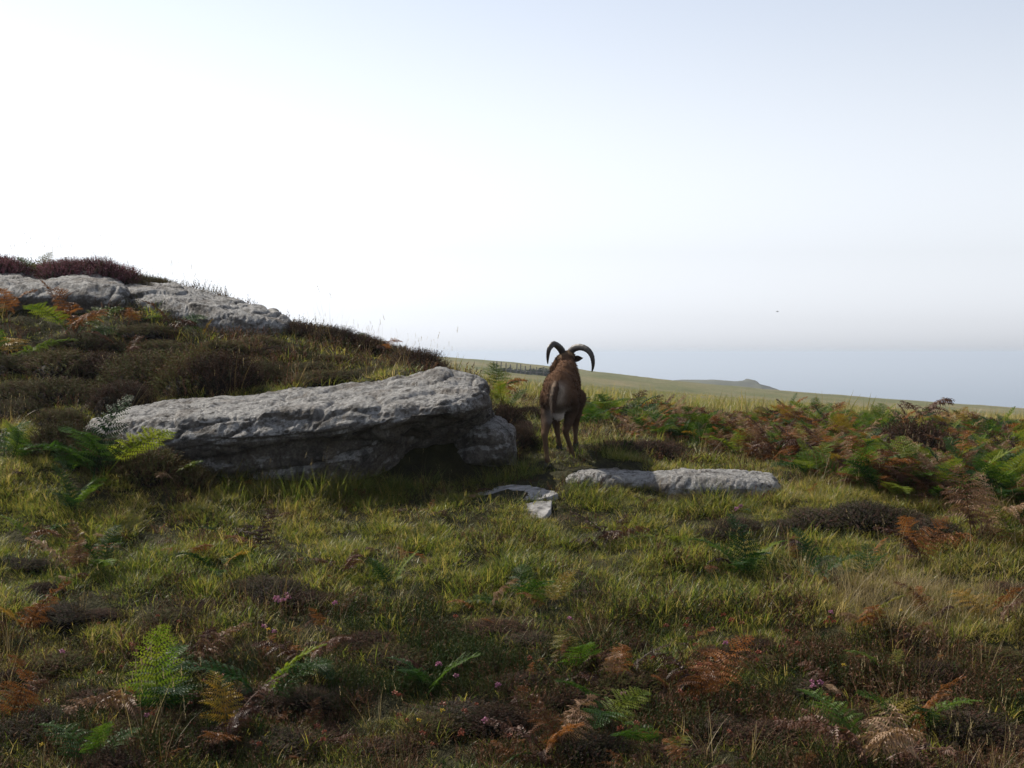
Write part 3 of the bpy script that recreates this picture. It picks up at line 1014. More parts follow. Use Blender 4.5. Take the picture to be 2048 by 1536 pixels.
# ------------------------------------------------------------------ ram
def build_ram():
    root = empty('ram', (0, 0, 0))
    x0, y0 = 0.335, 9.36
    g = h1(0.26, 9.02) + 0.025
    root.location = (x0, y0, g)
    root.rotation_euler = (0, 0, math.radians(-7))
    tag(root, 'brown horned ram walking away from the camera along the path', 'ram')
    bm = bmesh.new()
    def ell(c, r, rot=None):
        m = Matrix.Translation(c)
        if rot is not None:
            m = m @ rot
        m = m @ Matrix.Diagonal((r[0], r[1], r[2], 1))
        bmesh.ops.create_icosphere(bm, subdivisions=3, radius=1, matrix=m)
    def limb(pts):
        for (p, r), (p2, r2) in zip(pts[:-1], pts[1:]):
            p, p2 = Vector(p), Vector(p2)
            n = max(2, int((p2 - p).length / max(min(r, r2) * 0.5, 0.006)))
            for k in range(n + 1):
                t = k / n
                rr = r + (r2 - r) * t
                bmesh.ops.create_icosphere(bm, subdivisions=2, radius=rr, matrix=Matrix.Translation(p.lerp(p2, t)))
    ell((0, -.25, .490), (.104, .155, .132))
    ell((0, -.30, .455), (.096, .10, .118))
    ell((0, -.12, .470), (.110, .19, .145))
    ell((0, .06, .470), (.115, .22, .156))
    ell((0, .24, .48), (.100, .17, .155))
    ell((0, .20, .575), (.072, .20, .105))
    ell((0, .34, .46), (.09, .09, .13))
    limb([((0, .30, .52), .105), ((-.005, .42, .60), .080), ((-.01, .50, .665), .058)])
    # skull, muzzle turned a little to the left and lowered
    limb([((-.01, .51, .670), .060), ((-.012, .555, .690), .060), ((-.045, .595, .678), .052), ((-.090, .645, .648), .038), ((-.118, .68, .622), .031), ((-.128, .695, .612), .026)])
    # legs
    limb([((-.052, -.24, .44), .078), ((-.074, -.20, .375), .054), ((-.080, -.27, .285), .036), ((-.084, -.345, .205), .025), ((-.080, -.345, .17), .019),
          ((-.072, -.335, .075), .0165), ((-.070, -.335, .052), .020), ((-.068, -.322, .030), .019)])
    limb([((.052, -.22, .44), .078), ((.074, -.13, .375), .054), ((.060, -.14, .295), .037), ((.036, -.17, .225), .026), ((.040, -.15, .19), .019),
          ((.060, -.075, .105), .0165), ((.064, -.065, .085), .020), ((.066, -.045, .062), .019)])
    limb([((-.075, .22, .42), .070), ((-.070, .20, .33), .044), ((-.060, .215, .235), .026), ((-.055, .225, .20), .022), ((-.045, .235, .135), .0165), ((-.043, .24, .118), .019), ((-.042, .252, .100), .018)])
    limb([((.075, .24, .42), .070), ((.072, .25, .33), .044), ((.066, .29, .245), .026), ((.064, .30, .21), .022), ((.064, .31, .15), .0165), ((.064, .315, .132), .019), ((.064, .327, .112), .018)])
    # scrotum
    limb([((.0, -.25, .40), .048), ((.0, -.27, .355), .042), ((.002, -.275, .325), .036)])
    me = bpy.data.meshes.new('body')
    bm.to_mesh(me); bm.free()
    tmp = bpy.data.objects.new('body', me)
    COL.objects.link(tmp)
    m1 = tmp.modifiers.new('r', 'REMESH'); m1.mode = 'VOXEL'; m1.voxel_size = 0.0075
    m2 = tmp.modifiers.new('s', 'SMOOTH'); m2.factor = 0.5; m2.iterations = 5
    dg = bpy.context.evaluated_depsgraph_get()
    ev = tmp.evaluated_get(dg)
    me2 = bpy.data.meshes.new_from_object(ev)
    bpy.data.objects.remove(tmp)
    me2.name = 'body'
    nv = len(me2.vertices)
    co = np.empty(nv * 3); me2.vertices.foreach_get('co', co); co = co.reshape(-1, 3)
    no = np.empty(nv * 3); me2.vertices.foreach_get('normal', no); no = no.reshape(-1, 3)
    co += no * (0.004 * fbm(co * 30, 3) + 0.003 * fbm(co * 80, 2))[:, None] * np.clip((co[:, 2:3] - .2) * 8, 0, 1)
    me2.vertices.foreach_set('co', co.ravel())
    # coat colours by place on the body
    def coat(p):
        x, y, z = p[:, 0], p[:, 1], p[:, 2]
        nz = fbm(p * 14, 4)
        red = np.array([0.100, 0.054, 0.031]); dark = np.array([0.034, 0.022, 0.015]); pale = np.array([0.30, 0.245, 0.20]); leg = np.array([0.090, 0.056, 0.034]); white = np.array([0.36, 0.32, 0.29])
        c = np.tile(red, (len(p), 1))
        def mx(col, w):
            nonlocal c
            w = np.clip(w, 0, 1)[:, None]
            c = c * (1 - w) + np.array(col) * w
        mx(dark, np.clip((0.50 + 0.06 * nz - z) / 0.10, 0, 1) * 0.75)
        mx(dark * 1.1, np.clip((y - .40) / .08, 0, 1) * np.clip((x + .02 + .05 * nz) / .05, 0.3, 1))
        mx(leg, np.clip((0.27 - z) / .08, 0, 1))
        mx([0.13, 0.09, 0.055], np.clip((y - .47) / .03, 0, 1) * np.clip((z - .69 + .02 * nz) / .02, 0, 1) * .8)
        rump = np.exp(-((x - .012) / .042) ** 2) * np.clip((-.30 - y) / .05, 0, 1) * np.clip((.56 - z) / .05, 0, 1) * np.clip((z - .37) / .05, 0, 1)
        mx(pale, rump * (0.85 + .4 * nz))
        sc = np.exp(-((x / .055) ** 2 + ((y + .275) / .06) ** 2)) * np.clip((.395 - z) / .03, 0, 1) * np.clip((z - .26) / .03, 0, 1)
        mx(white, sc * 1.3)
        mx(pale * .8, np.clip(-np.abs(x) / .09 + 1, 0, 1) * np.clip((.335 - z) / .03, 0, 1) * np.clip((z - .27) / .02, 0, 1) * np.clip((.15 - np.abs(y)) / .05, 0, 1) * .7)
        return c * (1 + 0.30 * nz[:, None])
    a = me2.color_attributes.new('Col', 'FLOAT_COLOR', 'POINT')
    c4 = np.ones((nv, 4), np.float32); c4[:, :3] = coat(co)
    a.data.foreach_set('color', c4.ravel())
    me2.materials.clear()
    mat, nt, out = new_mat('ram_coat')
    b = N(nt, 'ShaderNodeAttribute', attribute_type='GEOMETRY', attribute_name='Col')
    p = N(nt, 'ShaderNodeBsdfPrincipled')
    nt.links.new(b.outputs['Color'], p.inputs['Base Color'])
    p.inputs['Roughness'].default_value = 0.85
    p.inputs['Specular IOR Level'].default_value = 0.05
    nt.links.new(p.outputs[0], out.inputs['Surface'])
    me2.materials.append(mat)
    me2.polygons.foreach_set('use_smooth', [True] * len(me2.polygons))
    me2.update()
    body = place('body', me2, root)
    # short woolly coat
    rr = np.random.default_rng(3)
    n = 26000
    idx = rr.integers(0, nv, n)
    zz = co[idx, 2]
    idx = idx[(zz > 0.24)]
    vs, fs, cs = [], [], []
    cc = coat(co)
    for i in idx:
        nrm = no[i]
        L = rr.uniform(.007, .017) * (1.0 if co[i, 2] > .38 else .55)
        d = nrm * 0.55 + np.array([0, -.45, -.55]) + rr.normal(0, .25, 3)
        d /= np.linalg.norm(d)
        s = np.cross(d, nrm + rr.normal(0, .3, 3)); s /= max(np.linalg.norm(s), 1e-6)
        base = co[i] - nrm * .002 + rr.normal(0, .003, 3)
        k = len(vs)
        vs += [base - s * .0022, base + s * .0022, base + d * L]
        fs.append((k, k + 1, k + 2))
        m = rr.uniform(.65, 1.6)
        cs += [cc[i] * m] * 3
    coatmesh = mesh_obj('coat', vs, fs, mat, root, cols=cs)
    coatmesh['kind'] = 'stuff'
    # horns
    def horn(ctrl, r0, label):
        pts = [Vector(c) for c in ctrl]
        n = 46
        P = []
        for k in range(n + 1):
            t = k / n * (len(pts) - 1)
            i = min(int(t), len(pts) - 2); u = t - i
            a0 = pts[max(i - 1, 0)]; a1 = pts[i]; a2 = pts[i + 1]; a3 = pts[min(i + 2, len(pts) - 1)]
            P.append(0.5 * ((2 * a1) + (-a0 + a2) * u + (2 * a0 - 5 * a1 + 4 * a2 - a3) * u * u + (-a0 + 3 * a1 - 3 * a2 + a3) * u ** 3))
        vs, fs = [], []
        ns = 12
        prev = None
        for k in range(n + 1):
            d = (P[min(k + 1, n)] - P[max(k - 1, 0)]).normalized()
            if prev is None:
                s = d.cross(Vector((0, 1, 0))).normalized()
            else:
                s = (prev - d * prev.dot(d)).normalized()
            prev = s
            b2 = d.cross(s)
            t = k / n
            r = r0 * (1 - t ** 1.5) ** 0.75 * (1 + 0.05 * math.sin(k * 2.1)) + 0.0015
            for q in range(ns):
                a = q / ns * 2 * math.pi
                tri = 1 + 0.14 * math.cos(3 * a)
                vs.append(P[k] + (s * math.cos(a) * 1.05 + b2 * math.sin(a) * 1.05) * r * tri)
        for k in range(n):
            for q in range(ns):
                q2 = (q + 1) % ns
                fs.append((k * ns + q, k * ns + q2, (k + 1) * ns + q2, (k + 1) * ns + q))
        fs.append(tuple(range(n * ns, n * ns + ns)))
        o = mesh_obj('horn', vs, fs, M_HORN, root, smooth=True)
        return o
    def local(px, py, d):
        v = at(px, py, d) - root.location
        return Matrix.Rotation(math.radians(7), 3, 'Z') @ v
    horn([local(1129, 712, 9.92), local(1124, 701, 9.90), local(1117, 693, 9.88), local(1108, 688.5, 9.85), local(1099.5, 696, 9.82), local(1096.5, 706, 9.82), local(1095.5, 718, 9.84), local(1095.5, 728, 9.86)], .0225, '')
    horn([local(1139, 708, 9.92), local(1148, 698, 9.90), local(1162, 694.5, 9.86), local(1176, 700, 9.82), local(1184, 711, 9.80), local(1186.5, 724, 9.80), local(1186, 735, 9.82), local(1183.5, 744, 9.84)], .0225, '')
    # ears
    for s in (-1, 1):
        vs, fs = [], []
        base = Vector((-.01 + s * .045, .54, .690)); axis = (Vector((.88, -.12, .06)) if s > 0 else Vector((-.55, .75, .25))).normalized()
        upv = Vector((0, -.3, 1)).normalized(); nrm = axis.cross(upv)
        K = 9
        for k in range(K + 1):
            t = k / K
            w = .021 * math.sin(math.pi * (0.12 + 0.88 * t) ** 0.8) + .0015
            c = base + axis * (.066 * t)
            for j in range(-2, 3):
                u = j / 2
                vs.append(c + upv * u * w + nrm * (u * u * .012 + .003))
            for j in range(2, -3, -1):
                u = j / 2
                vs.append(c + upv * u * w + nrm * (u * u * .012 - .003))
        for k in range(K):
            for j in range(10):
                j2 = (j + 1) % 10
                fs.append((k * 10 + j, k * 10 + j2, (k + 1) * 10 + j2, (k + 1) * 10 + j))
        fs.append(tuple(range(K * 10, K * 10 + 10)))
        cs = np.tile(np.array([[.045, .03, .022]]), (len(vs), 1))
        mesh_obj('ear', vs, fs, mat, root, smooth=True, cols=cs)
    # eyes
    for off in ((-.094, .582, .690), (.012, .632, .690)):
        b3 = bmesh.new()
        bmesh.ops.create_icosphere(b3, subdivisions=2, radius=.011, matrix=Matrix.Translation(off))
        m3 = bpy.data.meshes.new('eye'); b3.to_mesh(m3); b3.free(); m3.materials.append(M_EYE)
        place('eye', m3, root)
    # tail: short, hanging, dark with pale edge
    vs, fs, cs = [], [], []
    tp = [Vector((-.005, -.370, .555)), Vector((-.012, -.412, .515)), Vector((-.020, -.435, .46)), Vector((-.024, -.425, .40)), Vector((-.024, -.415, .36))]
    rad = [.014, .018, .017, .013, .005]
    ns = 10
    for p_, r_ in zip(tp, rad):
        for q in range(ns):
            a_ = q / ns * 6.283
            vs.append(p_ + Vector((math.cos(a_) * r_ * 1.15, math.sin(a_) * r_ * .7, 0)))
            pale_ = math.cos(a_) < -.3
            cs.append((.19, .14, .10) if pale_ else (.055, .034, .024))
    for k in range(len(tp) - 1):
        for q in range(ns):
            q2 = (q + 1) % ns
            fs.append((k * ns + q, k * ns + q2, (k + 1) * ns + q2, (k + 1) * ns + q))
    n0 = len(vs)
    for _ in range(900):
        k = random.randrange(len(tp) - 1); u = random.random()
        c_ = tp[k].lerp(tp[k + 1], u); r_ = rad[k] + (rad[k + 1] - rad[k]) * u
        a_ = random.uniform(0, 6.283)
        o_ = Vector((math.cos(a_) * 1.15, math.sin(a_) * .7, 0))
        b_ = c_ + o_ * r_
        t_ = b_ + o_ * .006 + Vector((random.gauss(0, .004), random.gauss(0, .003), -random.uniform(.012, .03)))
        k0 = len(vs)
        vs += [b_ + Vector((.0016, 0, 0)), b_ - Vector((.0016, 0, 0)), t_]
        fs.append((k0, k0 + 1, k0 + 2))
        col = np.array((.24, .18, .13) if math.cos(a_) < -.3 else (.06, .038, .027)) * random.uniform(.7, 1.4)
        cs += [col] * 3
    mesh_obj('tail', vs, fs, mat, root, cols=cs)
    # hooves: cloven, two claws each
    for hx, hy, hz in ((-.067, -.315, .0), (.067, -.038, .032), (-.042, .262, .070), (.064, .337, .082)):
        vs, fs = [], []
        for s in (-1, 1):
            k0 = len(vs)
            ox = hx + s * .0095
            prof = [(-.020, .034, .009), (-.022, .0, .010), (.030, .0, .009), (.018, .016, .008), (.008, .036, .008)]
            for sx in (-1, 1):
                for (yy, z_, w_) in prof:
                    vs.append((ox + sx * w_, hy + yy, hz + z_))
            m_ = len(prof)
            fs.append(tuple(range(k0, k0 + m_)))
            fs.append(tuple(range(k0 + 2 * m_ - 1, k0 + m_ - 1, -1)))
            for q in range(m_):
                q2 = (q + 1) % m_
                fs.append((k0 + q, k0 + m_ + q, k0 + m_ + q2, k0 + q2))
        mesh_obj('hoof', vs, fs, M_HOOF, root)
    return root
build_ram()

# ------------------------------------------------------------------ far fence and hedge
def build_fence():
    xs = [986, 993, 1001.5, 1012, 1022, 1033, 1041, 1050, 1060, 1074, 1088, 1101]
    D = 165.0
    p0 = at(1040, 752, D)
    root = empty('field_fence', (p0.x, p0.y, h1(p0.x, p0.y)))
    tag(root, 'row of weathered fence posts in the far field left of the ram', 'fence')
    def put(o, p):
        o.location = p - root.location
    tops = []
    for x in xs:
        pt = at(x, 751, D)
        z = h1(pt.x, D)
        hgt = random.uniform(0.95, 1.25)
        bm = bmesh.new()
        bmesh.ops.create_cone(bm, cap_ends=True, segments=8, radius1=.07, radius2=.06, depth=hgt + .4, matrix=Matrix.Translation((0, 0, hgt / 2 - .2)))
        me = bpy.data.meshes.new('post'); bm.to_mesh(me); bm.free(); me.materials.append(M_POST)
        o = place('post', me, root)
        o.rotation_euler = (random.gauss(0, .04), random.gauss(0, .06), 0)
        put(o, Vector((pt.x, D, z)))
        tops.append(Vector((pt.x, D, z)))
    for hz in (0.35, 0.7):
        vs, fs = [], []
        for a, b in zip(tops[:-1], tops[1:]):
            i = len(vs)
            for q in (a, b):
                for dy, dz in ((-.015, -.015), (.015, -.015), (.015, .015), (-.015, .015)):
                    v = q - root.location
                    vs.append((v.x, v.y + dy, v.z + hz + dz))
            for q in range(4):
                q2 = (q + 1) % 4
                fs.append((i + q, i + q2, i + 4 + q2, i + 4 + q))
        mesh_obj('wire', vs, fs, M_WIRE, root)
    # hedge
    x0, x1 = at(984, 751, D + 2).x, at(1104, 751, D + 2).x
    vs, fs = [], []
    rr = np.random.default_rng(8)
    for k in range(2600):
        x = rr.uniform(x0, x1)
        t = (x - x0) / (x1 - x0)
        hh = 0.18 * (0.75 + 0.35 * math.sin(t * 9) + 0.25 * math.sin(t * 31)) * min(1, 8 * t, 8 * (1 - t))
        y = D + 2 + rr.normal(0, .5)
        z = h1(x, D + 2) if k % 40 == 0 else z
        c = np.array([x, y, z + rr.uniform(0, 1) ** .7 * hh])
        a, b = rr.normal(0, .16, 3), rr.normal(0, .16, 3)
        i = len(vs)
        vs += [c, c + a, c + b]
        fs.append((i, i + 1, i + 2))
    o = mesh_obj('gorse_hedge', vs, fs, M_GORSE)
    tag(o, 'low dark gorse hedge along the far fence line', 'hedge')
build_fence()

# tiny bird over the sea
p = at(1555, 623, 60)
br = empty('bird', p, math.radians(70))
tag(br, 'tiny dark bird flying in the sky above the sea', 'bird')
vs = []; fs = []
prof = [(-.055, .002), (-.035, .012), (0, .016), (.03, .012), (.045, .009), (.058, .003)]
for y_, r_ in prof:
    for q in range(8):
        a_ = q / 8 * 6.283
        vs.append((math.cos(a_) * r_, y_, math.sin(a_) * r_))
for k in range(len(prof) - 1):
    for q in range(8):
        fs.append((k * 8 + q, k * 8 + (q + 1) % 8, (k + 1) * 8 + (q + 1) % 8, (k + 1) * 8 + q))
mesh_obj('body', vs, fs, M_BIRD, br, smooth=True)
for s in (-1, 1):
    w = [(0, .02, .008), (s * .05, .025, .022), (s * .10, .0, .015), (s * .05, -.008, .020), (0, -.018, .006)]
    vs = [(a, b, c + .002) for a, b, c in w] + [(a, b, c - .002) for a, b, c in w]
    fs = [(0, 1, 2, 3, 4), (9, 8, 7, 6, 5)] + [(k, (k + 1) % 5, 5 + (k + 1) % 5, 5 + k) for k in range(5)]
    mesh_obj('wing', vs, fs, M_BIRD, br)

# ------------------------------------------------------------------ heather clumps (each one a thing)
DISCS = []            # where heather leaves no room for grass
def clump(px, py, wpx, kind, label, group, d=None, hs=1.0, name='heather_clump', room=.36):
    if d is None:
        p = hit(px, py)
    else:
        p = Vector(((px - CX) / F * d, d, 0)); p.z = h1(p.x, d)
    o = place(name, random.choice(HM[kind]))
    w = wpx * p.y / F
    o.location = (p.x, p.y, p.z - 0.01)
    o.rotation_euler = (random.gauss(0, .06), random.gauss(0, .06), random.uniform(0, 6.28))
    hs = hs * 1.6
    o.scale = (w * random.uniform(.9, 1.15) * 1.1, w * random.uniform(.9, 1.15) * 1.1, w * hs * random.uniform(.85, 1.15))
    DISCS.append((p.x, p.y, room * w))
    tag(o, label, 'heather', group)
    return o

MARKS = [(320, 1420, 'large green fern at lower left'), (535, 1400, 'dark green fern on a yellow stalk'), (450, 1490, 'brown fern with one yellow frond'),
         (40, 1255, 'rust and yellow fern'), (140, 1130, 'pinkish tan withered fern'), (510, 1095, 'rusty fern before the long boulder'),
         (1040, 1200, 'green fern in the middle'), (1215, 1080, 'dark maroon dead fern'), (840, 1370, 'dark green fern low in the centre'),
         (1105, 1500, 'large rusty fern at bottom centre'), (1315, 1490, 'bright green fern at bottom right of centre'), (1150, 1325, 'yellow green fern right of centre'),
         (1490, 1140, 'lone large green fern'), (1735, 1140, 'compact dark green fern'), (1950, 1050, 'big pale tan fern'), (1395, 1390, 'bright orange brown fern'),
         (1830, 1460, 'green fern with rust fronds'), (1735, 1520, 'large withered tan fern'), (1990, 1235, 'brown and yellow fern'), (385, 1105, 'small orange fern'),
         (1340, 965, 'low stone slab'), (1835, 1215, 'patch of straw grass'), (1125, 900, 'ram'),
         (180, 900, 'left end of the long boulder'), (560, 800, 'middle of the long boulder'), (900, 760, 'right end of the long boulder'), (828, 720, 'round dark heather bush'),
         (150, 655, 'green and rust fern'), (10, 710, 'yellow green fern at left edge'), (130, 590, 'left rock ledge'), (430, 630, 'sloping rock outcrop'), (250, 700, 'orange brown fern'),
         (1830, 870, 'large dark heather mound')]
USED = set()
def single(px, py, what):
    for dx_, py_, nick in sorted(MARKS, key=lambda m: (m[0] - px) ** 2 + 1.6 * (m[1] - py) ** 2)[:9]:
        dx, dy = px - dx_, py - py_
        if abs(dx) < 12 and abs(dy) < 12:
            continue
        way = ('left of' if dx < 0 else 'right of') if abs(dx) > abs(dy) else ('behind' if dy < 0 else 'in front of')
        far = 'close ' if way[0] in 'lr' and math.hypot(dx, dy) < 75 else ('just ' if math.hypot(dx, dy) < 75 else ('' if math.hypot(dx, dy) < 150 else 'farther '))
        lab = '%s %s%s the %s' % (what, far, way, nick)
        if lab not in USED and len(lab.split()) <= 16:
            USED.add(lab)
            return lab
    return what + ' in the heath'

G1 = 'purple heather on the skyline rocks'
for px, w, d in ((-90, 150, 13.2), (-30, 130, 13.1), (20, 105, 13.1), (112, 95, 13.1), (150, 110, 13.15), (195, 120, 13.1), (235, 110, 13.2)):
    clump(px, 0, w, 'purple', 'purple flowering heather clump on the skyline above the left rocks', G1, d=d, hs=.60)
for px, w, d in ((262, 90, 13.2), (290, 80, 13.2), (318, 62, 13.3)):
    clump(px, 0, w, 'olive', 'olive brown heather clump trailing down the skyline right of the purple heather', 'olive heather on the skyline', d=d, hs=.5)
clump(398, 0, 62, 'olive', 'lone small heather clump on the skyline above the sloping outcrop', None, d=13.15, hs=.55)
for px, py, w in ((640, 690, 90), (680, 688, 100), (720, 700, 90), (755, 708, 90), (600, 700, 90), (790, 722, 80)):
    clump(px, py, w, 'brown', 'brown heather clump along the grassy skyline right of the upper outcrop', 'brown heather on the lower skyline', d=12.6 + random.uniform(-.3, .4), hs=.55)
clump(828, 750, 105, 'brown', 'round dark heather bush on the skyline above the long boulder', None, d=10.3, hs=.62)
clump(868, 760, 80, 'brown', 'small dark heather clump tucked right of the round heather bush', None, d=10.2, hs=.6)
G2 = 'dark heather on the bank above the long boulder'
for px, py, w, hs in ((60, 735, 150, .5), (130, 745, 160, .55), (205, 752, 150, .6), (280, 765, 170, .75), (345, 775, 170, .8), (400, 775, 170, .8), (455, 772, 160, .75), (515, 765, 140, .6),
                      (575, 765, 120, .5), (640, 765, 120, .4), (700, 760, 110, .35), (110, 800, 140, .6), (250, 808, 120, .75), (60, 830, 130, .55), (170, 700, 140, .4), (330, 705, 130, .4),
                      (450, 705, 120, .4), (560, 712, 110, .4), (660, 725, 100, .4), (300, 670, 110, .35), (30, 790, 120, .5), (130, 850, 110, .5), (750, 745, 90, .35), (520, 690, 100, .35), (615, 740, 110, .35)):
    kd = 'olive' if (px * 7 + py) % 5 == 0 else 'brown'
    clump(px, py, w, kd, single(px, py, {'brown': 'dark brown', 'olive': 'olive brown'}[kd] + ' heather cushion'), G2, hs=hs * .72)
for px, w, d in ((120, 130, 8.74), (175, 130, 8.68), (240, 140, 8.54), (310, 130, 8.48), (375, 100, 8.46)):
    clump(px, 0, w, 'olive', single(px, 940, 'shaded olive heather clump'), 'heather at the foot of the boulder', d=d, hs=.7, room=.2)
G3 = 'heather among the bracken right of the ram'
for px, py, w, hs in ((1828, 918, 170, .62), (1882, 920, 145, .55), (1782, 914, 125, .45)):
    clump(px, py, w, 'brown', 'large dark heather mound in the bracken near the right edge', 'large dark heather mound at the right', hs=hs)
for px, py, w, hs in ((1010, 850, 90, .6), (1040, 870, 90, .5), (1235, 905, 90, .4), (1290, 905, 110, .4), (1340, 905, 90, .4), (2010, 880, 150, .45), (1960, 872, 110, .4), (1030, 880, 80, .5), (1060, 830, 70, .4)):
    clump(px, py, w, 'brown', single(px, py, 'low brown heather clump'), G3, hs=hs)
G4 = 'grey brown heather beyond the slab'
for px, py, w, hs in ((1640, 1045, 150, .35), (1720, 1040, 160, .38), (1790, 1050, 160, .4), (1850, 1075, 140, .4), (1570, 1060, 120, .3), (1480, 1060, 110, .35), (1430, 1075, 100, .3), (1540, 1085, 100, .3), (1380, 1000, 80, .3), (1300, 960, 70, .3)):
    clump(px, py, w, 'grey', single(px, py, 'grey brown heather clump'), G4, hs=hs * .9, room=.25)
G5 = 'low heather in the foreground'
fore = [(120, 1235, 130), (200, 1230, 120), (330, 1250, 130), (400, 1225, 120), (560, 1190, 140), (610, 1200, 120), (480, 1180, 90), (90, 1180, 80), (60, 1130, 110),
        (740, 1290, 130), (800, 1310, 140), (1000, 1260, 130), (1050, 1280, 120), (900, 1300, 90), (1180, 1270, 110), (1240, 1290, 110), (930, 1430, 190), (1000, 1450, 170), (860, 1450, 130),
        (640, 1480, 180), (540, 1500, 180), (420, 1500, 170), (300, 1460, 190), (200, 1400, 150), (90, 1460, 170), (30, 1360, 140), (120, 1330, 130), (500, 1420, 160), (620, 1400, 140),
        (1150, 1400, 150), (1230, 1380, 150), (1330, 1400, 160), (1440, 1460, 180), (1540, 1480, 180), (1560, 1330, 150), (1500, 1300, 140), (1630, 1370, 150), (1850, 1350, 150), (1950, 1310, 160),
        (2020, 1340, 150), (1930, 1460, 180), (2030, 1480, 170), (1700, 1440, 150), (1350, 1510, 170), (1180, 1510, 170), (760, 1500, 160), (1800, 1520, 160), (250, 1530, 160), (1640, 1180, 80), (2000, 1190, 120), (1600, 1530, 150),
        (1040, 1370, 120), (700, 1390, 110), (390, 1330, 120), (1740, 1330, 110), (1420, 1320, 110)]
for i, (px, py, w) in enumerate(fore):
    kd = ('grey', 'brown', 'olive', 'brown')[i % 4]
    clump(px, py, w, kd, single(px, py, 'low %s heather clump' % {'grey': 'grey brown', 'brown': 'dark brown', 'olive': 'olive'}[kd]), G5, hs=random.uniform(.18, .36), room=.16)

# ------------------------------------------------------------------ bracken ferns
def F1(px, py, hpx, mix, nf, label, d=None, lean=0.0):
    if d is None:
        p = hit(px, py)
    else:
        p = Vector(((px - CX) / F * d, d, 0)); p.z = h1(p.x, d)
    return fern(p, hpx * p.y / F * 1.75, mix, nf, label, None, lean)

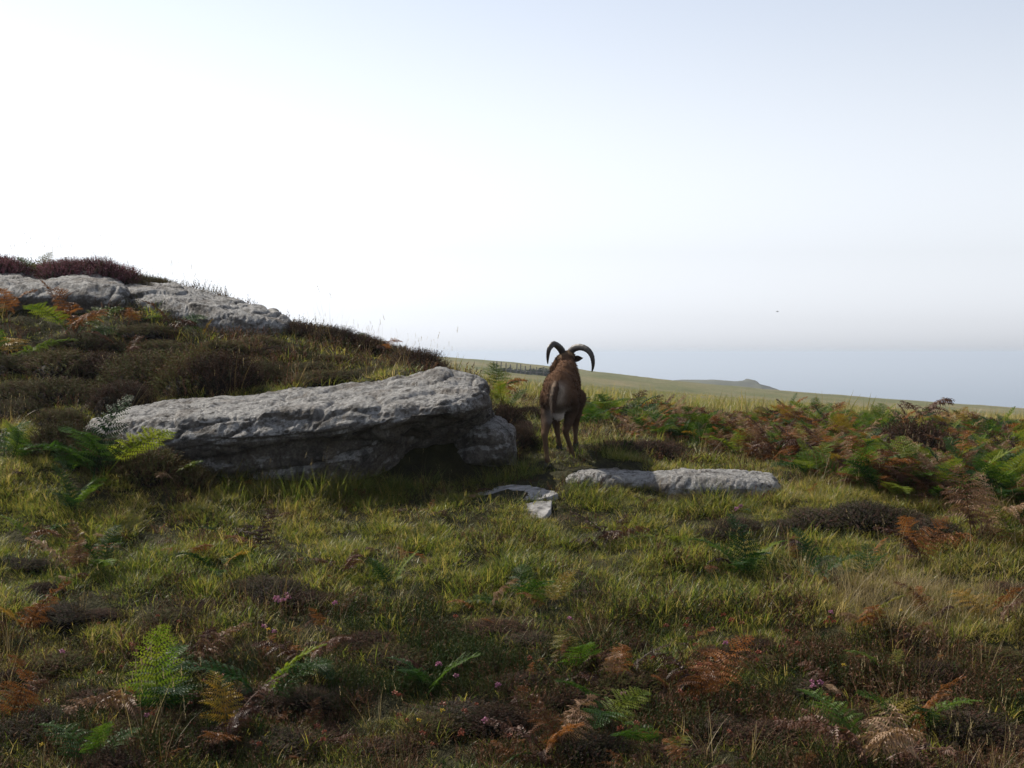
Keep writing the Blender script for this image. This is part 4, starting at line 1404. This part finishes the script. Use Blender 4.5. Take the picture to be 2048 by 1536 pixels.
fl = [
    (320, 1440, 140, ['green', 'dark', 'dark', 'green', 'tan'], 5, 'large green fern with a pale frond at the lower left'),
    (535, 1425, 120, ['dark', 'green', 'green'], 3, 'dark green fern on a yellow stalk right of the large lower left fern'),
    (395, 1340, 85, ['tan', 'tan', 'brown'], 3, 'withered tan fern behind the large lower left fern'),
    (450, 1500, 110, ['brown', 'yellow', 'rust', 'brown'], 4, 'brown fern with one yellow frond at the bottom left'),
    (190, 1545, 100, ['dark', 'green', 'dark'], 3, 'dark green fern cut by the bottom edge at left'),
    (610, 1350, 110, ['brown', 'dark', 'brown'], 3, 'brown and dark green fern right of the stalked fern'),
    (40, 1275, 110, ['rust', 'yellow', 'yellow', 'rust'], 4, 'rust and yellow fern at the left edge of the foreground'),
    (15, 1450, 100, ['rust', 'brown', 'tan'], 3, 'rusty fern at the left edge near the bottom corner'),
    (55, 1085, 75, ['dark', 'brown', 'green', 'rust'], 4, 'mixed green and brown fern at the left edge of the lit grass'),
    (150, 1025, 65, ['dark', 'dark', 'green', 'dark'], 4, 'dark green fern at the left end of the boulder shadow'),
    (140, 1145, 70, ['tan', 'tan', 'rust', 'tan'], 4, 'pinkish tan withered fern in the lit grass at left'),
    (205, 1145, 70, ['green', 'dark', 'green'], 3, 'upright green fern beside the tan withered fern at left'),
    (385, 1115, 45, ['rust', 'rust'], 2, 'small orange fern in the lit grass at left'),
    (440, 1150, 60, ['green', 'green', 'dark'], 3, 'bright green fern in the lit grass below the small orange fern'),
    (510, 1110, 60, ['brown', 'rust', 'yellow'], 3, 'rusty brown fern in the lit grass in front of the long boulder'),
    (462, 1075, 50, ['brown', 'dark', 'brown'], 3, 'dark brown fern near the foot of the long boulder'),
    (545, 1035, 35, ['rust', 'brown'], 2, 'tiny rust fern at the edge of the boulder shadow'),
    (1040, 1215, 65, ['green', 'green', 'dark'], 3, 'green fern in the middle of the foreground grass'),
    (1090, 1215, 60, ['yellow', 'rust', 'yellow'], 3, 'orange and yellow fern beside the middle green fern'),
    (1215, 1095, 65, ['brown', 'brown', 'brown', 'brown', 'brown'], 5, 'dark maroon dead fern below the low slab'),
    (700, 1155, 60, ['brown', 'brown', 'brown'], 3, 'dark brown dead fern in the grass in front of the boulder'),
    (775, 1170, 55, ['dark', 'green', 'dark'], 3, 'dark green fern right of the dark brown dead fern'),
    (840, 1390, 85, ['dark', 'dark', 'green'], 3, 'dark green fern low in the centre foreground'),
    (1150, 1345, 95, ['yellow', 'green', 'brown', 'yellow'], 4, 'yellow green fern in the centre right foreground'),
    (1235, 1370, 90, ['brown', 'tan', 'brown', 'rust'], 4, 'brown and tan fern right of the yellow green fern'),
    (1105, 1525, 115, ['rust', 'tan', 'brown', 'rust'], 4, 'large rusty fern at the bottom centre'),
    (1205, 1450, 110, ['dark', 'dark', 'green'], 3, 'tall dark green fern right of the large rusty fern'),
    (1315, 1505, 80, ['green', 'green', 'yellow'], 3, 'bright green fern at the bottom right of centre'),
    (965, 1225, 50, ['rust', 'tan'], 2, 'wispy orange fern left of the middle green fern'),
    (1490, 1160, 85, ['green', 'dark', 'dark', 'green', 'dark'], 5, 'large green fern standing alone right of the maroon dead fern'),
    (1625, 1165, 70, ['dark', 'dark', 'brown', 'dark'], 4, 'dark green fern right of the lone large green fern'),
    (1735, 1155, 65, ['dark', 'dark', 'dark'], 3, 'compact dark green fern in front of the grey brown heather'),
    (1840, 1130, 70, ['rust', 'brown', 'rust'], 3, 'rust fern beside the compact dark green fern'),
    (1950, 1075, 95, ['tan', 'tan', 'tan', 'rust', 'tan'], 5, 'big pale tan fern at the lower edge of the bracken bank'),
    (1395, 1410, 105, ['rust', 'rust', 'brown', 'rust'], 4, 'bright orange brown fern in the right foreground'),
    (1745, 1265, 70, ['rust', 'yellow', 'tan'], 3, 'orange brown fern at the foot of the straw grass'),
    (1830, 1480, 110, ['green', 'dark', 'rust', 'green', 'yellow'], 5, 'green fern with rust fronds at the lower right'),
    (1735, 1540, 135, ['tan', 'brown', 'tan', 'green', 'brown'], 5, 'large withered tan fern at the bottom right'),
    (1990, 1250, 85, ['brown', 'yellow', 'rust', 'brown'], 4, 'brown and yellow fern near the right edge of the foreground'),
    (1780, 1360, 60, ['yellow', 'yellow', 'rust'], 3, 'small yellow fern above the lower right green fern'),
    (1345, 1090, 45, ['green', 'green', 'green'], 3, 'small bright green fern below the right part of the slab'),
    (1680, 1395, 65, ['brown', 'tan', 'brown'], 3, 'brown withered fern left of the small yellow fern'),
    (1600, 1120, 50, ['brown', 'rust'], 2, 'small brown fern behind the dark green ferns at right'),
    (1870, 1240, 60, ['rust', 'tan', 'brown'], 3, 'rust fern in the straw grass at right'),
    (2035, 1110, 80, ['rust', 'rust', 'yellow'], 3, 'orange fern cut by the right edge below the bracken bank'),
    (1420, 1140, 45, ['tan', 'rust'], 2, 'small withered fern left of the lone large green fern'),
    (200, 945, 108, ['green', 'dark', 'dark', 'green', 'dark', 'dark'], 6, 'big green fern in front of the left end of the long boulder'),
    (130, 935, 60, ['green', 'dark', 'green'], 3, 'green fern left of the big fern at the boulder end'),
    (350, 925, 62, ['tan', 'yellow', 'tan'], 3, 'tan fern leaning against the face of the long boulder'),
    (20, 925, 72, ['green', 'green', 'dark', 'green'], 4, 'bright green fern at the left edge level with the boulder'),
    (150, 675, 75, ['green', 'rust', 'dark', 'yellow', 'rust'], 5, 'green and rust fern below the left rock ledge'),
    (120, 645, 55, ['rust', 'brown', 'rust'], 3, 'rusty fern against the left rock ledge'),
    (10, 735, 85, ['yellow', 'green', 'yellow'], 3, 'yellow green fern at the left edge on the bank'),
    (15, 645, 60, ['rust', 'yellow', 'rust'], 3, 'rust fern at the left edge under the rock ledge'),
    (272, 650, 45, ['green', 'yellow', 'rust'], 3, 'small yellow green fern at the foot of the sloping outcrop'),
    (345, 668, 50, ['brown', 'dark', 'rust'], 3, 'small brown fern against the sloping outcrop'),
    (405, 672, 35, ['green', 'yellow'], 2, 'tiny bright green fern below the sloping outcrop'),
    (250, 712, 50, ['rust', 'brown', 'rust'], 3, 'orange brown fern on the heather bank below the outcrop'),
    (985, 800, 60, ['yellow', 'rust', 'green', 'rust'], 4, 'orange and green fern behind the right end of the long boulder'),
    (1015, 830, 50, ['green', 'yellow', 'green'], 3, 'green fern between the long boulder and the ram'),
]
for px, py, hp, mix, nf, lab in fl:
    F1(px, py, hp, mix, nf, lab, d={(200, 945): 8.34, (130, 935): 8.42, (350, 925): 8.42}.get((px, py)))
F1(75, 0, 44, ['yellow', 'yellow', 'green', 'yellow'], 4, 'yellow green fern standing on the skyline beside the purple heather', d=13.1)
F1(735, 0, 42, ['green', 'yellow', 'rust', 'green'], 4, 'small fern on the skyline right of the upper outcrop', d=12.8)
F1(770, 0, 36, ['rust', 'yellow', 'brown'], 3, 'small rusty fern on the skyline beside the round heather bush', d=12.4)
F1(1845, 0, 72, ['tan', 'brown', 'tan', 'brown', 'tan'], 8, 'tall withered brown fern standing above the bank against the sea', d=15.5)

# the bracken bank on the right
rg = np.random.default_rng(21)
count = 0
tries = 0
spots = []
while count < 285 and tries < 9000:
    tries += 1
    d = rg.uniform(8.4, 16.5)
    px = rg.uniform(1140, 2230)
    x = (px - CX) / F * d
    # the bank: everything beyond a line running from behind the ram to the right edge
    dmin = np.interp(px, [1130, 1230, 1400, 1600, 1750, 2048, 2330], [12.0, 11.3, 10.7, 9.5, 8.7, 8.3, 8.2])
    if d < dmin or (px < 1570 and d > 14.2):
        continue
    nz = float(fbm(np.array([[x * .9, d * .9, 2.0]]), 2)[0])
    if nz < -0.30 and rg.random() < .8:
        continue
    if 1750 < px < 1925 and 9.9 < d < 12.3:
        continue
    if any((x - a) ** 2 + (d - b) ** 2 < .17 ** 2 for a, b in spots):
        continue
    spots.append((x, d))
    hue = float(fbm(np.array([[x * 1.1 + 9, d * 1.1, 7.0]]), 2)[0]) + rg.normal(0, .28)
    if hue < -.04: mix, lab, gr = ['green', 'dark', 'green', 'green'], 'green bracken fern in the bank right of the ram', 'green bracken on the bank'
    elif hue < .14: mix, lab, gr = ['dark', 'green', 'rust', 'yellow'], 'green bracken fern with turning fronds in the bank right of the ram', 'turning bracken on the bank'
    elif hue < .28: mix, lab, gr = ['yellow', 'rust', 'green', 'yellow'], 'yellow and orange bracken fern in the bank right of the ram', 'yellow bracken on the bank'
    elif hue < .52: mix, lab, gr = ['rust', 'brown', 'rust'], 'rust brown bracken fern in the bank right of the ram', 'rust bracken on the bank'
    else: mix, lab, gr = ['tan', 'rust', 'brown'], 'withered tan bracken fern in the bank right of the ram', 'tan bracken on the bank'
    zone = ('behind the low slab' if px < 1570 else 'left of the large dark heather mound' if px < 1740 else
            ('behind the large dark heather mound' if d > 12 else 'in front of the large dark heather mound') if px < 1930 else 'near the right edge')
    row = 'on the crest' if d > 13.2 else 'on the slope' if d > 11 else 'at the foot'
    lab = lab.replace('in the bank right of the ram', row + ' ' + zone).replace(' with turning fronds', ' turning brown').replace(' bracken', '')
    gr = gr + ' ' + zone
    fern(Vector((x, d, h1(x, d))), rg.uniform(.36, .50) * (0.66 if px < 1570 else 0.88), mix, int(rg.integers(4, 6)), lab, gr)
    count += 1

# ------------------------------------------------------------------ meshes for the bracken that nobody could count
def joined(fr, n, size, flat=0.0):
    V, Fc, base = [], [], 0
    mats = []
    midx = []
    for k in range(n):
        me = random.choice(FR[fr[k % len(fr)]])
        m = (Matrix.Rotation(random.uniform(0, 6.283), 4, 'Z') @ Matrix.Rotation(random.gauss(-flat, .22), 4, 'X') @ Matrix.Scale(size * random.uniform(.7, 1.15), 4))
        if me.materials[0] not in mats:
            mats.append(me.materials[0])
        mi = mats.index(me.materials[0])
        for v in me.vertices:
            V.append(m @ v.co)
        for p_ in me.polygons:
            Fc.append([base + i_ for i_ in p_.vertices]); midx.append(mi)
        base = len(V)
    o = mesh_obj('tuft', V, Fc, None, link=False)
    for mt in mats:
        o.data.materials.append(mt)
    o.data.polygons.foreach_set('material_index', midx)
    return o
T_BRACKEN = [joined(f_, 4, 1.0) for f_ in (['green', 'dark'], ['green', 'yellow'], ['green', 'green', 'dark'], ['rust', 'green'], ['rust', 'brown'], ['tan', 'rust'], ['yellow', 'green', 'rust'])]
T_LITTER = [joined(f_, 2, 1.0, .75) for f_ in (['brown'], ['rust', 'brown'], ['tan', 'brown'], ['brown', 'dark'], ['rust', 'tan'])]

# ------------------------------------------------------------------ flowers
def flower_mesh(kind):
    vs, fs, cs = [], [], []
    hgt = .075
    n0 = 0
    vs += [(.0015, 0, -.02), (-.0015, 0, -.02), (0, 0, hgt)]; fs.append((0, 1, 2)); cs += [(.05, .04, .02)] * 3
    vs += [(0, .0015, -.02), (0, -.0015, -.02), (0, 0, hgt)]; fs.append((3, 4, 5)); cs += [(.05, .04, .02)] * 3
    nb = {'pink': 9, 'rust': 10, 'yellow': 6}[kind]
    col = {'pink': (.34, .13, .22), 'rust': (.20, .050, .022), 'yellow': (.50, .36, .02)}[kind]
    for k in range(nb):
        a = k * 2.4
        el = math.radians(-10 + 80 * k / nb)
        d = np.array([math.cos(a) * math.cos(el), math.sin(a) * math.cos(el), math.sin(el)])
        s = np.cross(d, [0, 0, 1.]); s /= np.linalg.norm(s); u = np.cross(s, d)
        c = np.array([0, 0, hgt]) + d * .004
        L = .012 if kind != 'rust' else .010
        w = .0048 if kind != 'rust' else .003
        i = len(vs)
        vs += [c + s * w * .4, c + d * L * .55 + s * w, c + d * L, c + d * L * .55 - s * w, c - s * w * .4,
               c + d * L * .5 + u * w, c + d * L * .5 - u * w]
        fs += [(i, i + 1, i + 5), (i + 1, i + 2, i + 5), (i + 2, i + 3, i + 5), (i + 3, i + 4, i + 5), (i, i + 6, i + 1), (i + 1, i + 6, i + 2), (i + 2, i + 6, i + 3), (i + 3, i + 6, i + 4)]
        m = random.uniform(.7, 1.3)
        cs += [tuple(q * m for q in col)] * 7
    return mesh_obj('flower', vs, fs, M_FLOWER, cols=cs, link=False).data
FLM = {k: flower_mesh(k) for k in ('pink', 'rust', 'yellow')}
def flower(px, py, kind, s, label, group):
    p = hit(px, py + 10)
    o = place('heath_flower', FLM[kind])
    o.location = p
    o.rotation_euler = (random.gauss(0, .25), random.gauss(0, .25), random.uniform(0, 6.28))
    o.scale = (s,) * 3
    tag(o, label, 'flower', group)
for px, py in ((551, 1224), (560, 1222), (570, 1218), (578, 1222), (572, 1230), (555, 1231)):
    flower(px, py, 'pink', 1.1, 'pale pink heath flower in the cluster below the lit grass at left', 'pink flower cluster at left')
for px, py in ((684, 1226), (525, 1284), (550, 1291), (283, 1321), (110, 1333), (298, 1456), (910, 1380), (975, 1475), (1004, 1402), (1134, 1257), (1452, 1313), (1612, 1388), (1622, 1392), (1640, 1397), (1660, 1248), (1250, 1421), (1488, 1028), (1482, 1033), (2044, 1053), (877, 1363)):
    flower(px, py, 'pink', rg.uniform(.85, 1.15), single(px, py, 'single pink heath flower'), 'single pink heath flowers')
for px, py in ((498, 1120), (85, 1512), (890, 1445), (835, 1466), (535, 1279), (2040, 1380), (1687, 1352), (1805, 1240)):
    flower(px, py, 'yellow', .8, single(px, py, 'tiny yellow flower'), 'tiny yellow flowers')
k = 0
while k < 90:
    px, py = rg.uniform(30, 2030), rg.uniform(1250, 1525)
    if fbm(np.array([[px / 130., py / 60., 4.]]), 2)[0] < .05:
        continue
    zn = ('left', 'centre', 'right')[min(2, int(px / 683))]
    flower(px, py, 'rust', rg.uniform(.8, 1.25), 'faded rust red flower head in the heath of the %s foreground' % zn, 'faded rust flower heads, ' + zn)
    k += 1

# ------------------------------------------------------------------ grass and heath carpet (uncountable)
def scatter(name, label, cat, pts, rot, scl, tint, vid, variants):
    me = bpy.data.meshes.new(name)
    me.from_pydata(pts.tolist(), [], [])
    def attr(nm, ty, arr, key):
        a = me.attributes.new(nm, ty, 'POINT')
        a.data.foreach_set(key, np.ascontiguousarray(arr).ravel())
    attr('rot', 'FLOAT_VECTOR', rot.astype(np.float32), 'vector')
    attr('scl', 'FLOAT', scl.astype(np.float32), 'value')
    attr('tint', 'FLOAT', tint.astype(np.float32), 'value')
    attr('vid', 'INT', vid.astype(np.int32), 'value')
    o = bpy.data.objects.new(name, me)
    COL.objects.link(o)
    ng = bpy.data.node_groups.new(name, 'GeometryNodeTree')
    ng.interface.new_socket('Geometry', in_out='INPUT', socket_type='NodeSocketGeometry')
    ng.interface.new_socket('Geometry', in_out='OUTPUT', socket_type='NodeSocketGeometry')
    gi = ng.nodes.new('NodeGroupInput'); go = ng.nodes.new('NodeGroupOutput')
    join = ng.nodes.new('GeometryNodeJoinGeometry')
    for v in reversed(variants):
        oi = ng.nodes.new('GeometryNodeObjectInfo')
        oi.inputs['Object'].default_value = v
        g2 = ng.nodes.new('GeometryNodeGeometryToInstance')
        ng.links.new(oi.outputs['Geometry'], g2.inputs[0])
        ng.links.new(g2.outputs[0], join.inputs[0])
    ip = ng.nodes.new('GeometryNodeInstanceOnPoints')
    def named(nm, ty):
        n = ng.nodes.new('GeometryNodeInputNamedAttribute')
        n.data_type = ty
        n.inputs['Name'].default_value = nm
        return n.outputs['Attribute']
    ng.links.new(gi.outputs[0], ip.inputs['Points'])
    ng.links.new(join.outputs[0], ip.inputs['Instance'])
    ip.inputs['Pick Instance'].default_value = True
    ng.links.new(named('vid', 'INT'), ip.inputs['Instance Index'])
    e2r = ng.nodes.new('FunctionNodeEulerToRotation')
    ng.links.new(named('rot', 'FLOAT_VECTOR'), e2r.inputs[0])
    ng.links.new(e2r.outputs[0], ip.inputs['Rotation'])
    ng.links.new(named('scl', 'FLOAT'), ip.inputs['Scale'])
    ng.links.new(ip.outputs[0], go.inputs[0])
    m = o.modifiers.new('scatter', 'NODES')
    m.node_group = ng
    tag(o, label, cat, kind='stuff')
    return o

# footprints where nothing grows: the rocks, the stones and the cleared hollow
POLYS = []
def foot(stations, pad=0.0):
    fr = [at(px, 0, min(d for _, d in L)) for px, L in stations]
    bk = [at(px, 0, max(d for _, d in L)) for px, L in stations]
    POLYS.append(np.array([(v.x, v.y + .04) for v in fr] + [(v.x, v.y - .05) for v in reversed(bk)]))
for s_ in (upA, upB, upC, slab, low):
    foot(s_)
POLYS.append(np.array([(v.x, v.y) for v in [at(px, 0, L[-1][1] + .02) for px, L in main]] + [(v.x, v.y) for v in reversed([at(px, 0, L[1][1] - .12) for px, L in main])]))
POLYS.append(np.array([(v.x, v.y) for v in [at(770, 0, 8.72), at(860, 0, 8.78), at(960, 0, 8.9), at(1030, 0, 9.05), at(1030, 0, 9.6), at(770, 0, 9.6)]]))  # hollow under the ledge left as bare dark soil to deepen its shade
c1, c2 = FS1.mean(0), FS2.mean(0)
POLYS.append(c1 + (FS1 - c1) * .88)
POLYS.append(c2 + (FS2 - c2) * .88)

def free(x, y):
    ok = np.ones(len(x), bool)
    for P in POLYS:
        inside = np.zeros(len(x), bool)
        j = len(P) - 1
        for i in range(len(P)):
            xi, yi = P[i]; xj, yj = P[j]
            with np.errstate(divide='ignore', invalid='ignore'):
                c = ((yi > y) != (yj > y)) & (x < (xj - xi) * (y - yi) / (yj - yi) + xi)
            inside ^= c
            j = i
        ok &= ~inside
    return ok

def open_turf(x, y):
    ok = np.ones(len(x), bool)
    for a, b, r in DISCS:
        ok &= (x - a) ** 2 + (y - b) ** 2 > r * r
    return ok

def sample(n, d0, d1, tmax=0.50, power=1.0):
    u = rng.random(n)
    d = np.sqrt(d0 * d0 + (d1 * d1 - d0 * d0) * u) if power == 1.0 else d0 * (d1 / d0) ** u
    x = rng.uniform(-tmax, tmax, n) * d
    return x, d

def make(name, label, cat, x, y, smin, smax, tint, variants, tilt=.16, wind=(.10, -.05), wild=False):
    k = free(x, y)
    if not wild:
        k &= open_turf(x, y)
    x, y, tint = x[k], y[k], tint[k]
    n = len(x)
    pts = np.stack([x, y, H(x, y)], 1)
    rot = np.stack([rng.normal(wind[0], tilt, n), rng.normal(wind[1], tilt, n), rng.uniform(0, 6.283, n)], 1)
    lush = np.clip(.92 + .62 * fbm(pts * np.array([4.2, 4.2, 0]) + 31, 2), .5, 1.35)          # tussocks
    tint = tint + .16 * fbm(pts * np.array([3.1, 3.1, 0]) + 51, 3)
    return scatter(name, label, cat, pts, rot, rng.uniform(smin, smax, n) * lush, np.clip(tint, 0, .95), rng.integers(0, len(variants), n), variants)

random.seed(77)
T_SHORT = [tuft(24, .03, .075, .0038, .055, .85, 1.2, M_GRASS) for _ in range(6)] + [tuft(18, .05, .115, .0038, .05, .75, 1.5, M_GRASS) for _ in range(4)]
T_LONG = [tuft(16, .16, .32, .0030, .045, .45, 1.3, M_STRAW, 4) for _ in range(5)] + [tuft(10, .20, .36, .0022, .06, .3, .7, M_STRAW, 4, seedhead=.5) for _ in range(3)]
T_DROOP = [tuft(20, .12, .27, .0036, .07, .6, 1.9, M_GRASS, 4) for _ in range(5)]
T_WISP = [tuft(8, .18, .42, .0013, .07, .35, .8, M_STRAW, 5, seedhead=.10) for _ in range(5)]
T_HEATH = [heath_tuft(14, .075, .06, M_HEATH) for _ in range(6)]
T_FAR = [tuft(14, .10, .26, .011, .16, .45, 1.0, M_GRASS) for _ in range(5)]

def fields(x, y):
    p = np.stack([x, y, np.zeros_like(x)], 1)
    heathy = 0.55 * fbm(p * 1.5 + 3, 3) * 1.6 + np.clip((6.75 - y) / 1.35, -0.65, 0.85)          # more heath close by
    left_bank = np.clip((y - 9.6) / .8, 0, 1) * np.clip((0.0 - x / y) / .06, 0, 1)
    heathy = heathy + left_bank * 0.45
    dry = 0.9 * fbm(p * 1.1 + 20, 3) + np.clip((x / y - .12) / .3, 0, .45)
    return heathy, dry

# short green grass
x, y = sample(98000, 4.3, 10.5)
he, dr = fields(x, y)
gap = np.clip(.62 + 1.5 * fbm(np.stack([x * 5.5, y * 5.5, x * 0 + 8], 1), 2), .06, 1)
k = rng.random(len(x)) < np.clip(0.98 - .95 * np.clip(he + .02, 0, 1), .22, 1) * gap
k &= ~((x / y < -.035) & (y > 9.25) & (rng.random(len(x)) < .72))
k &= ~((np.abs(x - .31) < .30) & (np.abs(y - 9.15) < .65) & (rng.random(len(x)) < .90))       # trodden path under the ram
x, y, he, dr = x[k], y[k], he[k], dr[k]
make('meadow_grass', 'short green and yellowing grass across the foreground', 'grass', x, y, .60, 1.15, np.clip(.42 + .28 * dr + .12 * rng.normal(size=len(x)), .02, .85), T_SHORT)
x, y = sample(26000, 10.0, 20.0)
he, dr = fields(x, y)
left = (x / y < -.02) & (y > 9.4)
k = rng.random(len(x)) < np.clip(0.9 - .8 * np.clip(he, 0, 1), .15, 1) * np.where(left, .50, .8)
k &= ~((x / y < -.15) & (y > 12.6))
x, y, dr = x[k], y[k], dr[k]
make('bank_grass', 'rough grass on the bank behind the rocks and the ram', 'grass', x, y, .9, 1.5, np.clip(.45 + .25 * dr + .12 * rng.normal(size=len(x)), .02, .9), T_SHORT)
# straw coloured longer grass
x, y = sample(4200, 4.4, 20.0)
he, dr = fields(x, y)
k = rng.random(len(x)) < np.clip(.2 + .8 * dr, .05, 1)
k &= ~((np.abs(x - .31) < .34) & (np.abs(y - 9.15) < .7))
x, y, dr = x[k], y[k], dr[k]
make('dry_grass', 'long straw coloured grass scattered through the turf', 'grass', x, y, .55, 1.0, np.clip(.30 + .3 * rng.random(len(x)), 0, 1), T_LONG)
# the dense straw patch in the right foreground
pc = hit(1830, 1215)
x = pc.x + rng.normal(0, .22, 190); y = pc.y + rng.normal(0, .2, 190)
make('dry_grass', 'dense patch of straw grass in the right foreground', 'grass', x, y, .45, .8, np.clip(.35 + .3 * rng.random(190), 0, 1), T_LONG, .1)
# grass hanging in the shade under the boulder's ledge, tint darkened to deepen it
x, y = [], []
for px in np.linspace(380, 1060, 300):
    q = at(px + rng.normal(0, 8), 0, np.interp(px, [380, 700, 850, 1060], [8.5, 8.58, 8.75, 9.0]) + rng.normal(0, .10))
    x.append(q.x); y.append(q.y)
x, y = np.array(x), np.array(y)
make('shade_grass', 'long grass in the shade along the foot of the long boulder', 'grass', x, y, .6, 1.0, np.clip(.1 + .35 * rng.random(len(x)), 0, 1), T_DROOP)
# grass in front of the slab and the boulder's left end
x, y = [], []
for px, d in list(zip(rng.uniform(1130, 1570, 130), rng.uniform(8.34, 8.58, 130))) + list(zip(rng.uniform(60, 420, 150), rng.uniform(8.3, 8.62, 150))):
    q = at(px, 0, d); x.append(q.x); y.append(q.y)
x, y = np.array(x), np.array(y)
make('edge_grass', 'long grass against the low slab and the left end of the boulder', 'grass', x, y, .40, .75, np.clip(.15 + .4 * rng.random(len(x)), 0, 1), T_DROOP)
# wispy bents against the sky
xs_, ys_ = [], []
for a, b, d, n in ((-60, 340, 13.2, 75), (340, 600, 13.1, 10), (600, 900, 12.6, 60), (880, 1010, 11.5, 30), (1130, 2048, 15.0, 40), (300, 1050, 8.35, 26), (0, 2048, 6.5, 60)):
    px = rng.uniform(a, b, n); dd = d + rng.normal(0, .25, n)
    xs_.append((px - CX) / F * dd); ys_.append(dd)
x, y = np.concatenate(xs_), np.concatenate(ys_)
make('wispy_grass', 'thin wispy grass stalks standing up against the sky', 'grass', x, y, .55, 1.0, np.clip(.4 + .4 * rng.random(len(x)), 0, 1), T_WISP, wild=True)
# bracken filling the bank between the single plants, and withered fronds lying in the heath
px = rng.uniform(1130, 2330, 3200); d_ = rng.uniform(8.3, 16.5, 3200)
dm = np.interp(px, [1130, 1230, 1400, 1600, 1750, 2048, 2330], [11.8, 11.2, 10.6, 9.4, 8.7, 8.3, 8.2])
x = (px - CX) / F * d_
k = (d_ > dm) & ~((px < 1570) & (d_ > 14.6)) & (fbm(np.stack([x * 1.3, d_ * 1.3, x * 0 + 2], 1), 2) > -.30) & ~((px > 1750) & (px < 1925) & (d_ > 9.9) & (d_ < 12.0))
x, y = x[k][:1250], d_[k][:1250]
make('bracken_mass', 'low mixed green and rusty bracken filling the bank between the larger ferns', 'bracken', x, y, .22, .37, np.full(len(x), .5), T_BRACKEN, .1, wild=True)
x, y = sample(2400, 4.4, 9.0)
he, dr = fields(x, y)
k = rng.random(len(x)) < np.clip(.12 + .5 * he, .05, .6)
x, y = x[k], y[k]
make('bracken_litter', 'withered brown bracken fronds lying in the foreground heath', 'bracken', x, y, .07, .16, np.full(len(x), .5), T_LITTER, .25, wild=True)
# heath carpet
x, y = sample(40000, 4.3, 9.6)
he, dr = fields(x, y)
k = rng.random(len(x)) < np.clip(.10 + 1.1 * he, .08, 1) * np.clip(.65 + 1.4 * fbm(np.stack([x * 4.5, y * 4.5, x * 0 + 3], 1), 2), .1, 1)
x, y = x[k], y[k]
make('heath_carpet', 'low brown heath carpeting the ground between the grass', 'heath', x, y, .7, 1.4, np.clip(.45 + .22 * rng.normal(size=len(x)) + .55 * fbm(np.stack([x * 2.6, y * 2.6, x * 0], 1), 3), 0, 1), T_HEATH, .2)
x, y = sample(26000, 9.4, 19.0)
he, dr = fields(x, y)
k = rng.random(len(x)) < np.clip(.25 + .9 * he, .15, 1)
x, y = x[k], y[k]
make('bank_heath', 'brown heath covering the bank behind the rocks', 'heath', x, y, 1.1, 2.0, np.clip(.5 + .22 * rng.normal(size=len(x)), 0, 1), T_HEATH, .2)
# the far field
x, y = sample(30000, 18.0, 120.0, .42, 2.0)
he, dr = fields(x, y)
make('field_grass', 'tussocky grass of the far grazed field', 'grass', x, y, .8, 1.5, np.clip(.55 + .25 * dr + .12 * rng.normal(size=len(x)), .1, .95), T_FAR)

# ------------------------------------------------------------------ sea haze
bm = bmesh.new()
bmesh.ops.create_cube(bm, size=1)
for v in bm.verts:
    v.co.x *= 2 * R + 400; v.co.y *= 2 * R + 400
    v.co.z = -130.0 if v.co.z < 0 else CZ + 3.2
me = bpy.data.meshes.new('haze'); bm.to_mesh(me); bm.free()
mh, nt, out = new_mat('haze_air')
pv = N(nt, 'ShaderNodeVolumePrincipled')
pv.inputs['Color'].default_value = (0.71, 0.80, 0.92, 1)
pv.inputs['Density'].default_value = 0.00042
pv.inputs['Anisotropy'].default_value = 0.35
nt.links.new(pv.outputs[0], out.inputs['Volume'])
me.materials.append(mh)
tag(place('haze', me), 'pale sea haze', kind='stuff')
